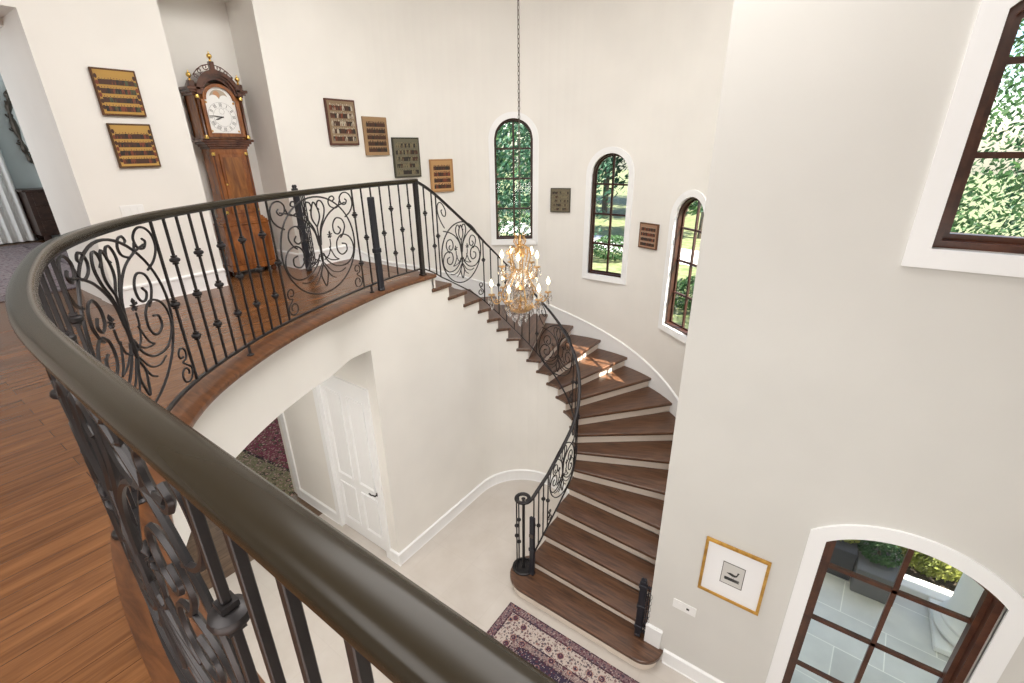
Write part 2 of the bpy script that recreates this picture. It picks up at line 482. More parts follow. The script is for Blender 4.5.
for q in ss:
    p = FB.at(q); t_ = FB.tan(q); nr = np.array([t_[1], -t_[0]]); zb_ = float(np.interp(q, [0, .3, 9], [3.168, 3.178, 3.185]))
    for a, z_ in ((0, zb_), (0, HB - .042), (.17, HB - .042), (.17, zb_)): vs.append((p[0] + nr[0] * a, p[1] + nr[1] * a, z_))
fs = [(4 * i + k, 4 * i + (k + 1) % 4, 4 * i + 4 + (k + 1) % 4, 4 * i + 4 + k) for i in range(len(ss) - 1) for k in range(4)] + [(0, 1, 2, 3), tuple(4 * len(ss) - 4 + k for k in (3, 2, 1, 0))]
b.add(vs, fs)
struct('wall_balcony_fascia', b, M_WALL, 'cream curved fascia beam below the balcony edge', 'wall', smooth=True)
b = MB(); so = offs(EDGE, .22)
b.prism([tuple(p) for p in so if p[1] < -1.0] + [(8, -9), (-9.2, -9), (-9.2, -1.0)], 3.34, 3.38)
struct('ceiling_lower', b, M_CEIL, 'white soffit below the balcony', 'ceiling')
b = MB(); b.prism([(-9.3, -9.1), (9, -9.1), (9, -.76), (2.67, -.76)] + [(2.67 * math.cos(PI * i / 24), 2.67 * math.sin(PI * i / 24)) for i in range(25)] + [(-9.3, 0)], TOP, TOP + .15)
struct('ceiling', b, M_CEIL, 'white ceiling above the stair hall', 'ceiling')

# ------------------------------------------------------------------ setting: walls
# left wall on the landing, clock niche and passage reveal
b = MB()
b.box(-2.95, -2.43, -3.378, -2.361, HB, TOP)
b.box(-3.69, -2.95, -3.366, -2.361, HB, TOP)
b.box(-3.72, -2.985, -2.361, -1.437, HB, TOP)
b.box(-2.985, -2.43, -2.361, -1.437, 6.75, TOP)
b.box(-3.72, -2.43, -1.437, -.90, HB - .4, TOP); b.box(-3.15, -2.43, -1.437, -.90, 0, HB - .4)
b.box(-2.60, -2.43, -.90, 0, 0, TOP)
struct('wall_left', b, M_WALL, 'cream landing wall with the clock niche and picture hang', 'wall')
b = MB(); b.box(-2.95, -2.43, -5.3, -3.378, 6.27, TOP); b.box(-3.69, -2.95, -5.3, -3.366, 6.22, TOP); b.box(-3.72, -2.43, -9, -5.3, HB, TOP)
struct('wall_left_header', b, M_WALL, 'cream header over the opening to the next room', 'wall')


def wall_with_holes(f, s_list, z0, z1, holes, depth, n_in=22, thick=.24):
    """wall surface f(s, z, d) with arched holes; hole = (s0, s1, sill, spring, apex)"""
    mb = MB(); S_ = sorted(set([round(x, 5) for x in s_list] + [round(h[0] + (h[1] - h[0]) * i / n_in, 5) for h in holes for i in range(n_in + 1)]))

    def arch(h, s):
        c = (h[0] + h[1]) / 2; hw = (h[1] - h[0]) / 2; t = max(0, 1 - ((s - c) / hw) ** 2); rise = h[4] - h[3]
        if rise >= hw * .95: return h[3] + rise * math.sqrt(t)
        Rr = (hw * hw + rise * rise) / (2 * rise); return h[4] - Rr + math.sqrt(max(0, Rr * Rr - (s - c) ** 2))
    for a, c in zip(S_[:-1], S_[1:]):
        mid = (a + c) / 2; hs = [h for h in holes if h[0] < mid < h[1]]
        hs = sorted(hs, key=lambda h: h[2]); spans = []; la, lc = z0, z0
        for h in hs: spans.append((la, lc, h[2], h[2])); la, lc = arch(h, a), arch(h, c)
        spans.append((la, lc, z1, z1))
        for za, zc, ya, yc in spans:
            mb.add([f(a, za, 0), f(c, zc, 0), f(c, yc, 0), f(a, ya, 0)], [(0, 1, 2, 3)])
            mb.add([f(a, za, thick), f(c, zc, thick), f(c, yc, thick), f(a, ya, thick)], [(3, 2, 1, 0)])
        for h in hs:
            mb.add([f(a, h[2], 0), f(c, h[2], 0), f(c, h[2], thick), f(a, h[2], thick)], [(0, 1, 2, 3)])
            mb.add([f(a, arch(h, a), 0), f(c, arch(h, c), 0), f(c, arch(h, c), thick), f(a, arch(h, a), thick)], [(3, 2, 1, 0)])
    for h in holes:
        for s in h[:2]: mb.add([f(s, h[2], 0), f(s, h[3], 0), f(s, h[3], thick), f(s, h[2], thick)], [(0, 1, 2, 3)])
    return mb


def outline(h, off=0.0, n=22, bottom=None):
    """closed outline of an arched opening grown by off"""
    s0, s1, sill, spring, apex = h; c = (s0 + s1) / 2; hw = (s1 - s0) / 2 + off; rise = apex - spring
    pts = [(c - hw, (sill - off) if bottom is None else bottom), (c + hw, (sill - off) if bottom is None else bottom)]
    if rise >= (s1 - s0) / 2 * .95:
        pts += [(c + hw * math.cos(PI * i / n), spring + (rise + off) * math.sin(PI * i / n)) for i in range(n + 1)]
    else:
        hw0 = (s1 - s0) / 2; Rr = (hw0 * hw0 + rise * rise) / (2 * rise); zc = apex - Rr; R2 = Rr + off
        a = math.asin(min(1, hw / R2))
        pts += [(c + R2 * math.sin(a - 2 * a * i / n), zc + R2 * math.cos(a - 2 * a * i / n)) for i in range(n + 1)]
    return pts


def ring(mb, f, A, B, d0, d1):
    """solid ring between outlines A (outer) and B (inner) from depth d0 to d1"""
    n = len(A); vs = []
    for P, d in ((A, d0), (B, d0), (B, d1), (A, d1)): vs += [f(s, z, d) for s, z in P]
    fs = []
    for i in range(n):
        j = (i + 1) % n
        for q in range(4): fs.append((q * n + i, q * n + j, ((q + 1) % 4) * n + j, ((q + 1) % 4) * n + i))
    return mb.add(vs, fs)


def bar(mb, f, s0, z0, s1, z1, w, d0, d1, k=6):
    """flat bar in wall space"""
    L = math.hypot(s1 - s0, z1 - z0); nx, nz = -(z1 - z0) / L * w / 2, (s1 - s0) / L * w / 2; vs = []; fs = []
    for i in range(k + 1):
        t = i / k; s = s0 + (s1 - s0) * t; z = z0 + (z1 - z0) * t
        vs += [f(s + nx, z + nz, d0), f(s - nx, z - nz, d0), f(s - nx, z - nz, d1), f(s + nx, z + nz, d1)]
    for i in range(k):
        fs += [(4 * i + q, 4 * i + (q + 1) % 4, 4 * i + 4 + (q + 1) % 4, 4 * i + 4 + q) for q in range(4)]
    fs += [(3, 2, 1, 0), tuple(4 * k + q for q in range(4))]
    return mb.add(vs, fs)


def window(idx, f, h, bars, m_frame, label, fw=.045, trim=.09, d=(.03, .17), mw=.026):
    g = outline(h); tb = MB()
    ring(tb, f, outline(h, trim), g, -.022, .02)
    root = struct('window_%d' % idx, tb, M_TRIM, label, 'window', smooth=False)
    fb = MB(); i1 = outline(h, -fw * .55); i2 = outline(h, -fw)
    ring(fb, f, outline(h, .004), i1, d[0], d[1] + .03); ring(fb, f, i1, i2, d[0] + .07, d[1])
    fr = obj('window_frame', fb, m_frame, root, smooth=False)
    c = (h[0] + h[1]) / 2; mb = MB(); dm = (d[1] - .035, d[1] - .005)
    bar(mb, f, c, h[2] + fw * .8, c, h[4] - fw * .8, mw, *dm)
    hw = (h[1] - h[0]) / 2 - fw * .8
    for z in bars: bar(mb, f, c - hw, z, c + hw, z, mw, *dm)
    obj('muntins', mb, m_frame, root, smooth=False)
    P = outline(h, -fw * .8); gp = MB(); dd = d[1] - .02
    cz = (h[2] + h[3]) / 2; n = len(P)
    gp.add([f(s, z, dd) for s, z in P] + [f(c, cz, dd)], [(i, (i + 1) % n, n) for i in range(n)])
    obj('pane', gp, M_GLASS, root, smooth=False)
    return root


# turret wall (s in degrees, d outward)
def f_tur(s, z, d): return (*pol(RO + d, s), z)


def f_turm(s, z, d):   # s in metres along the wall, measured from 0 degrees
    return (*pol(RO + d, math.degrees(s / RO)), z)


DEG = RO * PI / 180
TW = [(126.8, 3.765, 5.337, 5.649), (89.1, 3.228, 4.813, 5.125), (53.0, 2.70, 4.273, 4.585)]
holes = [((a - 7.35) * DEG, (a + 7.35) * DEG, s0, s1, s2) for a, s0, s1, s2 in TW]
b = wall_with_holes(f_turm, [x * DEG for x in np.arange(0, 180.1, 3)], 0, TOP, holes, .16, thick=.16)
struct('wall_turret', b, M_WALL, 'cream curved turret wall with three arched windows', 'wall', smooth=True)
wl = ['tall dark arched window highest beside the chain of the chandelier', 'tall dark arched window in the middle of the turret wall over the lawn',
      'tall dark arched window lowest, nearest the right wall corner']
for i, h in enumerate(holes):
    z0 = h[2]; window(i + 1, f_turm, h, [z0 + .50, z0 + .98, z0 + 1.44], M_WINFRAME, wl[i], d=(.03, .115), mw=.028)
# straight outer wall on the right of the stairs and right wall with its two windows
b = MB(); b.box(RO, RO + .24, -.76, 0.0, 0, TOP)
struct('wall_stair_right', b, M_WALL, 'cream wall beside the lower steps behind the corner', 'wall')


def f_right(s, z, d): return (s, -1.0 + d, z)


def rect0(x0, x1, z0, z1): return [(x0, z0), (x1, z0), (x1, z1), (x0, z1)]


hL = (3.60, 4.63, .18, 2.33, 2.535)
hU = (3.655, 4.685, 4.625, 5.815, 6.02)
b = wall_with_holes(f_right, [2.34, 9.0], 0, TOP, [hL, hU], .24)
b.add([f_right(2.34, 0, 0), f_right(2.34, TOP, 0), f_right(2.34, TOP, .24), f_right(2.34, 0, .24)], [(0, 1, 2, 3)])
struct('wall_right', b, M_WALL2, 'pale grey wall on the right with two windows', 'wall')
window(4, f_right, hL, [.755, 1.36, 1.965], M_WINRED, 'broad arched mahogany window low on the right wall over the terrace', fw=.075, trim=.115, d=(.05, .19), mw=.034)
window(5, f_right, hU, [5.135, 5.60], M_WINRED, 'mahogany window high on the right wall with a white sill', fw=.075, trim=.115, d=(.05, .19), mw=.034)
# walls outside the picture that close the hall
b = MB(); b.box(8.0, 8.2, -9.1, -1.0, 0, TOP); struct('wall_far_right', b, M_WALL, 'cream wall closing the hall on the right', 'wall')
b = MB(); b.box(-9.3, 8.2, -9.2, -9.0, 0, TOP); struct('wall_back', b, M_WALL, 'cream wall behind the balcony', 'wall')
b = MB(); b.box(-9.4, -9.2, -9.1, 2.6, 0, TOP); struct('wall_far_left', b, M_BLUE, 'pale blue wall of the room beyond the landing', 'wall')
b = MB(); b.box(-9.2, -3.72, -1.3, -1.2, HB, TOP); struct('wall_bedroom', b, M_BLUE, 'pale blue side wall of the room beyond the landing', 'wall')
b = MB(); b.box(-8.72, -8.6, -9.0, -1.3, HB, TOP)
struct('wall_bedroom_end', b, M_BLUE, 'pale blue end wall of the room behind the mirror', 'wall')

# wall below the balcony with the white door
b = MB()
DY = -1.755
b.box(-3.19, -2.12, DY, DY + .14, 0, 3.34); b.box(-2.12, -.952, DY, DY + .14, 2.62, 3.34)
struct('wall_passage', b, M_WALL, 'cream wall around the white door below the balcony', 'wall')
b = MB(); b.box(-9, -3.19, .9, 1.0, 0, 3.34)
struct('wall_passage_far', b, M_WALL, 'cream wall at the far side of the rug room', 'wall')
b = MB(); b.box(-3.33, -3.19, DY, .9, 0, 3.34)
struct('wall_passage_side', b, M_WALL, 'cream wall end beside the red rug', 'wall')
b = MB(); b.box(-3.205, -3.09, DY - .022, DY + .02, 0, 3.3); struct('trim_passage', b, M_TRIM, 'white casing post beside the red rug below the balcony', 'trim')
# the door
db = MB(); dx0, dx1 = -2.04, -1.03
db.box(dx0, dx1, DY + .035, DY + .08, .012, 2.52)
door = struct('door_1', db, M_TRIM, 'white panelled double leaf door below the balcony', 'door')
pb = MB()


def f_door(x, z, d): return (x, DY + d, z)


def rect(x0, x1, z0, z1): return [(x0, z0), (x1, z0), (x1, z1), (x0, z1)]


for (x0, x1) in ((-1.93, -1.60), (-1.47, -1.14)):
    for z0, z1 in ((.22, .88), (1.02, 2.36)):
        for e, p in ((0, .018), (.012, .010)): ring(pb, f_door, rect(x0 + e, x1 - e, z0 + e, z1 - e), rect(x0 + .016 + e, x1 - .016 - e, z0 + .016 + e, z1 - .016 - e), .035 - p, .038)
obj('panel_moulding', pb, M_TRIM, door, smooth=False)
cb = MB()
P, Q = [(-2.125, .001), (-2.125, 2.63), (-.945, 2.63), (-.945, .001)], [(-2.035, .001), (-2.035, 2.525), (-1.035, 2.525), (-1.035, .001)]
vs = [f_door(x, z, d) for pts_, d in ((P, -.022), (Q, -.022), (Q, .10), (P, .10)) for x, z in pts_]
cb.add(vs, [(q * 4 + i, q * 4 + i + 1, ((q + 1) % 4) * 4 + i + 1, ((q + 1) % 4) * 4 + i) for i in range(3) for q in range(4)] + [(0, 4, 8, 12), (3, 15, 11, 7)])
obj('door_casing', cb, M_TRIM, door, smooth=False)
hb = MB(); hb.lathe([(.026, 0), (.026, .008), (.012, .012), (.010, .045)], 12)
hb.xf(Matrix.Translation((-1.115, DY + .035, 1.0)) @ Matrix.Rotation(PI / 2, 4, 'X'))
hb.tube([(-1.115, DY - .01, 1.0), (-1.15, DY - .014, 1.004), (-1.19, DY - .012, .985), (-1.23, DY - .014, 1.0)], .009, 8)
obj('door_handle', hb, M_IRON, door)


# ------------------------------------------------------------------ baseboards
def baseboard(name, path, label, side=1, h=.20, z0=0.0):
    mb = MB(); t = .018 * side
    pr = [(0, 0), (t * 1.35, 0), (t * 1.35, .012), (t, .016), (t, h - .035), (t * 1.5, h - .030), (t * 1.5, h - .012), (t * .6, h), (0, h)]
    mb.sweep([(p[0], p[1], z0) for p in path], pr)
    return struct(name, mb, M_TRIM, label, 'baseboard', smooth=False)


drum = [(-RI, -.6)] + [(-RI, -.3)] + [pol(RI, a) for a in range(180, -1, -6)] + [(RI, -.3), (RI, -.93)]
baseboard('baseboard_drum', [(-RI, -1.755), (-RI, -1.2)] + drum, 'white baseboard curving round the foot of the stair wall', 1)
baseboard('baseboard_door', [(-RI + .03, DY), (-.95, DY)], 'short white baseboard beside the door', -1)
baseboard('baseboard_passage', [(-2.12, DY), (-3.19, DY)], 'white baseboard left of the door below the balcony', -1)
baseboard('baseboard_right', [(2.55, -1.0), (8, -1.0)], 'white baseboard along the right wall', 1)
b = MB(); b.box(2.335, 2.505, -1.022, -1.0, R1 + .001, .44); b.box(2.335, 2.512, -1.030, -1.0, .41, .43)
struct('trim_stair_foot', b, M_TRIM, 'white raised plinth block where the bottom step meets the right wall', 'trim')
baseboard('baseboard_landing', [(-2.43, -3.378), (-2.43, -2.361)], 'white baseboard under the two gold icons', 1, .20, HB)
baseboard('baseboard_niche', [(-2.985, -2.361), (-2.985, -1.437)], 'white baseboard at the back of the clock niche', 1, .20, HB)
baseboard('baseboard_niche_side', [(-2.985, -1.437), (-2.43, -1.437)], 'white baseboard on the right reveal of the clock niche', 1, .20, HB)
baseboard('baseboard_pictures', [(-2.43, -1.455), (-2.43, -.69)], 'white baseboard on the landing under the picture hang', 1, .20, HB)

# ------------------------------------------------------------------ staircase
FR = {3: 168.5, 4: 157, 5: 146, 6: 135, 7: 124, 8: 113, 9: 101.7, 10: 89.2, 11: 76.3, 12: 63.6, 13: 50.5, 14: 37.7, 15: 25.3, 16: 12.7, 17: 0}


def front(k):
    """position of the nosing of tread k as a path value: ('L', v), ('A', angle), ('R', v)"""
    if k == 0: return ('L', -.69)
    if k == 1: return ('L', -.42)
    if k == 2: return ('L', -.13)
    if k in FR: return ('A', FR[k])
    return ('R', -.31 * (k - 17))


def tpos(k, Rr):
    """distance along the stair from the landing at radius Rr"""
    t, v = front(k)
    return {'L': v + .69, 'A': .69 + Rr * math.radians(180 - v), 'R': .69 + Rr * PI - v}[t]


def tpt(s, Rr):
    if s < .69: return (-Rr, s - .69)
    if s < .69 + PI * Rr: return pol(Rr, 180 - math.degrees((s - .69) / Rr))
    return (Rr, -(s - .69 - PI * Rr))


def arcpts(Rr, s0, s1):
    n = max(2, int(abs(s1 - s0) / .07) + 1); ss = list(np.linspace(s0, s1, n))
    for q in (.69, .69 + PI * Rr):
        if min(s0, s1) < q < max(s0, s1): ss.append(q)
    ss = sorted(ss, reverse=s1 < s0)
    return [tpt(s, Rr) for s in ss]


stair = thing('staircase', 'curved staircase of dark walnut treads and cream risers along the turret wall', 'staircase')
for k in range(1, 21):
    z = (22 - k) * R1
    i0 = tpos(k - 1, RT) - .07; i1 = tpos(k, RT); o0 = tpos(k - 1, RO) - .05; o1 = tpos(k, RO)
    poly = arcpts(RT, i0, i1) + arcpts(RO - .012, o1, o0)
    bb = MB(); bb.prism(poly, z - .042, z, c=.008)
    p0 = Vector((*tpt(i1, RT), 0)); p1 = Vector((*tpt(o1, RO), 0)); d = p1 - p0; a = math.atan2(d.y, d.x)
    M = Matrix.Translation((p0.x, p0.y, z)) @ Matrix.Rotation(a, 4, 'Z')
    bb.xf(M.inverted()); o = obj('tread', bb, M_TREAD, stair, smooth=False); o.matrix_local = M
    rb = MB()
    i1r = tpos(k, RI) - .035; o1r = tpos(k, RO) - .035
    q = [tpt(i1r, RI + .003), tpt(o1r, RO - .004), tpt(o1r - .025, RO - .004), tpt(i1r - .02, RI + .003)]
    rb.prism(q, z - R1 + .001, z - .043); obj('riser', rb, M_RISER, stair, smooth=False)
# landing riser
rb = MB(); rb.prism([(-RI, -.72), (-RO, -.72), (-RO, -.745), (-RI, -.745)], HB - R1, HB - .042); obj('riser', rb, M_RISER, stair, smooth=False)
# bottom step with rounded ends
z = R1


def bull(e):
    cl = (.85, -.975); rl = .295 - e; P = [(1.2, -.86), (.95, -.86)] if False else []
    P += [(.85 + rl * math.cos(math.radians(a)), -.975 + rl * math.sin(math.radians(a))) for a in range(60, 271, 10)]
    rr = .22 - e
    P += [(2.325 + rr * math.cos(math.radians(a)), -1.05 + rr * math.sin(math.radians(a))) for a in range(-90, 14, 8)]
    P += [(2.325 + rr, -1.002), (2.345, -1.002), (2.40, -.95), (2.40, -.80), (1.0, -.80)]
    return P


bb = MB(); bb.prism(bull(0), z - .042, z, c=.008)
M = Matrix.Translation((.85, -1.25, z)); bb.xf(M.inverted()); o = obj('bottom_tread', bb, M_TREAD, stair, smooth=False); o.matrix_local = M
bb = MB(); bb.prism(bull(.035), 0, z - .042); obj('bottom_riser', bb, M_RISER, stair, smooth=False)
# stepped inner stringer wall
sb = MB()
for k in range(1, 21):
    z = (22 - k) * R1 - .042; s0 = tpos(k - 1, RI) - .046 if k > 1 else .0; s1 = tpos(k, RI) - .046
    A = arcpts(RI, s0, s1); B = arcpts(RI + .10, tpos(k - 1, RI + .10) - .035 if k > 1 else .0, tpos(k, RI + .10) - .035)
    A = arcpts(RI, s0, s1); n = len(A)
    out = []
    for p in A:
        v = Vector(p)
        if v.y > 0: v = v * ((RI + .10) / RI)
        else: v.x += .10 * (1 if v.x > 0 else -1)
        out.append(tuple(v))
    sb.prism(A + out[::-1], 0, z)
obj('stringer_wall', sb, M_WALL, stair, smooth=True)
# skirt board on the outer wall following the stairs
SK_S = []; SK_Z = []
for k in range(0, 22): SK_S.append(tpos(k, RO - .02)); SK_Z.append((22 - k) * R1)
kk = MB(); ss = np.linspace(.0, .69 + PI * RO + .965, 90)
zz = np.interp(ss, SK_S, SK_Z)
for _ in range(6): zz[1:-1] = .25 * zz[:-2] + .5 * zz[1:-1] + .25 * zz[2:]
path = [tpt(s, RO) for s in ss]
vs = []; fs = []
for p, z in zip(path, zz):
    v = Vector(p); nrm = Vector((-v.x, -v.y)).normalized() if v.y > 0 else Vector((-1 if v.x > 0 else 1, 0))
    for a, e in ((0.0, -.30), (.014, -.30), (.014, .165), (.026, .17), (.026, .192), (.012, .205), (0, .205)):
        vs.append((v.x + nrm.x * a, v.y + nrm.y * a, z + e))
for i in range(len(path) - 1): fs += [(i * 7 + q, i * 7 + (q + 1) % 7, i * 7 + 7 + (q + 1) % 7, i * 7 + 7 + q) for q in range(7)]
kk.add(vs, fs); o = obj('skirt_board', kk, M_TRIM, stair, smooth=True)
o['label'] = 'white skirt board climbing the turret wall beside the treads'


# ------------------------------------------------------------------ wrought iron
def spiral(cx, cy, r0, r1, a0, a1, n=26):
    return [(cx + (r0 + (r1 - r0) * i / n) * math.cos(math.radians(a0 + (a1 - a0) * i / n)), cy + (r0 + (r1 - r0) * i / n) * math.sin(math.radians(a0 + (a1 - a0) * i / n))) for i in range(n + 1)]


def bez(p0, p1, p2, p3, n=16):
    return [tuple((1 - t) ** 3 * np.array(p0) + 3 * (1 - t) ** 2 * t * np.array(p1) + 3 * (1 - t) * t * t * np.array(p2) + t ** 3 * np.array(p3)) for t in np.linspace(0, 1, n + 1)]


def smoothline(P, n=6):
    return [tuple(p) for p in catmull(P, n)]


def medallion_curves(ext=(1, -1)):
    """curves inside and around the ring, ring = unit circle; list of (kind, points, relative thickness)"""
    C_ = []
    for m in (1, -1):
        def X(P): return [(m * x, y) for x, y in P]
        C_.append(('scroll', X(smoothline([(.02, .10), (.09, .38), (.21, .58), (.26, .76), (.20, .90), (.11, .90), (.07, .80), (.12, .74)])), 1.0))
        C_.append(('scroll', X(smoothline([(.03, .02), (.10, .34), (.33, .60), (.62, .74)] + ([(.86, .80)] if m in ext else []))), 1.0))
        C_.append(('scroll', X(smoothline([(.57, .32), (.63, .24), (.55, .16), (.44, .22), (.43, .38), (.54, .50), (.70, .46), (.76, .30), (.68, .14), (.60, .07)])), 1.0))
        C_.append(('scroll', X(smoothline([(.62, -.06), (.73, -.10), (.73, -.24), (.58, -.30), (.46, -.18), (.48, .02), (.64, .13), (.84, .06), (.94, -.14), (.90, -.36), (.70, -.53), (.40, -.52), (.16, -.36), (.05, -.16)])), 1.0))
        C_.append(('leaf_stem', X(smoothline([(.06, -.30), (.20, -.22), (.28, -.04), (.29, .10)])), .8))
        C_.append(('leaf_stem', X(smoothline([(.05, -.20), (.24, -.34), (.46, -.38), (.36, -.30), (.24, -.06)])), .8))
        C_.append(('leaf_stem', X(smoothline([(.03, -.36), (.22, -.58), (.44, -.66), (.62, -.62)])), .8))
        C_.append(('leaf_stem', X(smoothline([(.02, -.40), (.16, -.66), (.30, -.76)])), .8))
    C_.append(('bud', smoothline([(0, .40), (-.10, .58), (-.09, .74), (0, .90), (.09, .74), (.10, .58), (0, .40)]), 1.0))
    C_.append(('bud', smoothline([(0, -.38), (-.09, -.56), (-.07, -.70), (0, -.86), (.07, -.70), (.09, -.56), (0, -.38)]), 1.0))
    C_.append(('stem', [(0, .42), (0, .22)], 1.0))
    return C_


MED = medallion_curves(); MED_STAIR = medallion_curves((-1,))
# corner scroll in corner space: x to the outer edge, y to the rail, in metres for a 0.30 corner
CORNER_TOP = smoothline([(.86, .80), (.99, .93), (1.05, 1.13), (.98, 1.30)])


def build_medallion(parent, mp, rx, ry, zc, w, zt, zb, corners='all', r=.0075):
    """mp(s, z) -> xyz with s measured from the panel centre; ring centre height zc, panel half width w, top zt, bottom zb (functions of s)"""
    pm = MB(); ringp = [mp(rx * math.cos(a), zc + ry * math.sin(a)) for a in np.linspace(0, 2 * PI, 56, endpoint=False)]
    pm.tube(ringp, r, 6, closed=True); panel = obj('scroll_panel', pm, M_IRON, parent)
    sm = MB(); st = MB()
    for kind, P, th in (MED if corners == 'all' else MED_STAIR):
        if kind == 'scroll':
            s1 = MB(); s1.tube([mp(x * rx, zc + y * ry) for x, y in P], r * th * .93, 5); obj('scroll', s1, M_IRON, panel)
        else: st.tube([mp(x * rx, zc + y * ry) for x, y in P], r * th * .93, 5)
    # stem thickening
    st.tube([mp(0, zc + ry * y) for y in (.24, .16, .05, -.10, -.25, -.40)], [.006, .013, .012, .010, .013, .006], 8)
    # corner scrolls outside the ring
    for sx in (1, -1):
        for top in (1, 0):
            if corners != 'all' and (sx, top) not in corners: continue
            lim = zt(sx * w * .75) if top else zb(sx * w * .75)
            gap = abs(lim - zc); X0 = sx * (w - .012)
            if top:
                kx = min(1.0, w / .50)
                A = [(-.11, -.117), (-.081, -.087), (-.103, -.0675)]
                big = [(-.135, -.235), (-.06, -.1975), (-.012, -.135), (-.018, -.065), (-.065, -.020), (-.130, -.018), (-.177, -.055), (-.165, -.105), (-.115, -.122), (-.085, -.092), (-.105, -.072)]
                sec = [(-.180, -.080), (-.205, -.122), (-.255, -.140), (-.315, -.120), (-.335, -.080), (-.308, -.040), (-.268, -.034), (-.250, -.058), (-.275, -.072)]
                for P_ in ((big, sec) if corners == 'all' else (big, )):
                    pp = smoothline([(a * kx, b_ * (1 if corners == 'all' else 1.25)) for a, b_ in P_], 5)
                    s1 = MB(); s1.tube([mp(sx * (w - .008 + a), zt(sx * (w - .008 + a)) + b_) for a, b_ in pp], r * .9, 5); obj('corner_scroll', s1, M_IRON, panel)
            else:
                q = min(.065, w * .125); cx, cy = X0 - sx * (q + .004), lim + q + .012
                sp = [(cx + sx * (q * (1 - .6 * i / 22)) * math.cos(math.radians(20 - 410 * i / 22)), cy + (q * (1 - .6 * i / 22)) * math.sin(math.radians(20 - 410 * i / 22))) for i in range(23)]
                q2 = q * .8; cx2, cy2 = X0 - sx * (q2 + .012), cy + q + q2 + .012
                sp2 = [(cx2 + sx * (q2 * (1 - .6 * i / 20)) * math.cos(math.radians(-100 + 400 * i / 20)), cy2 + (q2 * (1 - .6 * i / 20)) * math.sin(math.radians(-100 + 400 * i / 20))) for i in range(21)]
                s1 = MB(); s1.tube([mp(*p) for p in smoothline(sp[::-1][::2] + sp2[::2], 3)], r * .85, 5); obj('corner_scroll', s1, M_IRON, panel)
    obj('leaf_stems', st, M_IRON, panel)
    # little four leaf sprigs
    for m in (1, -1):
        lf = MB(); c = (m * .30 * rx, zc + .18 * ry)
        for a, l in ((20, .036), (95, .040), (160, .036), (215, .030), (-40, .034), (265, .030)):
            ca, sa = math.cos(math.radians(a)), math.sin(math.radians(a)); e = (c[0] + ca * l, c[1] + sa * l); mid = (c[0] + ca * l * .6, c[1] + sa * l * .6)
            lf.tube([mp(*c), mp(*mid), mp(*e)], [.004, .011, .002], 6, flat=.5)
        obj('leaf_sprig', lf, M_IRON, panel)
    return panel


def knuckle(mb, x, y, z, a=0.0):
    k = len(mb.v)
    mb.box(-.012, .012, -.012, .012, .016, .026); mb.box(-.012, .012, -.012, .012, -.026, -.016)
    mb.lathe([(.010, -.015), (.020, -.012), (.0265, -.0075), (.0285, .0), (.0265, .0075), (.020, .012), (.010, .015)], 14)
    mb.xf(Matrix.Translation((x, y, z)) @ Matrix.Rotation(a, 4, 'Z'), k)


def baluster(parent, p, tan, z0, z1, ks):
    a = math.atan2(tan[1], tan[0]); mb = MB(); w = .0068
    mb.cham(-w, w, -w, w, 0, z1 - z0, .0015); mb.xf(Matrix.Translation((p[0], p[1], z0)) @ Matrix.Rotation(a, 4, 'Z'))
    o = obj('baluster', mb, M_IRON, parent, smooth=False)
    for k in ks:
        kb = MB(); knuckle(kb, p[0], p[1], k, a); obj('knuckle', kb, M_IRON, o)
    return o


RAILPROF0 = [(-.024, -.037), (.024, -.037), (.025, -.029), (.034, -.026), (.037, -.019), (.035, -.009), (.026, -.002), (.012, .0), (-.012, .0), (-.026, -.002), (-.035, -.009), (-.037, -.019), (-.034, -.026), (-.025, -.029)]
RAILPROF = [(a * .76, b_) for a, b_ in RAILPROF0]
RAILTHIN = [(a * .62, b_ * .85) for a, b_ in RAILPROF0]

# balcony railing
_t = np.clip((EDGE[:, 0] - 1.1) / 1.0, 0, 1)
BP = Path(offs(EDGE, 0.10 + .046 * _t * _t * (3 - 2 * _t))); ZR = HB + 1.105; ZB = HB + .085
s_of = .0
bal = thing('balcony_railing', 'bronze topped wrought iron railing curving around the balcony edge', 'railing')
mb = MB(); pts = BP.cut(.105, BP.len - .1, 220)
mb.sweep([(p[0], p[1], ZR) for p in pts], RAILPROF); o = obj('handrail', mb, M_RAIL, bal)
mb = MB(); mb.sweep([(p[0], p[1], ZB) for p in pts], [(-.011, -.008), (.011, -.008), (.011, .008), (-.011, .008)]); obj('bottom_rail', mb, M_IRON, bal, smooth=False)
mb = MB(); mb.sweep([(p[0], p[1], ZR - .042) for p in pts], [(-.014, -.006), (.014, -.006), (.014, .006), (-.014, .006)]); obj('top_bar', mb, M_IRON, bal, smooth=False)
zb0 = BP.S  # shift so that s matches the photograph's baluster feet


def bmap(sc): return lambda s, z: (*BP.at(sc + s), z)


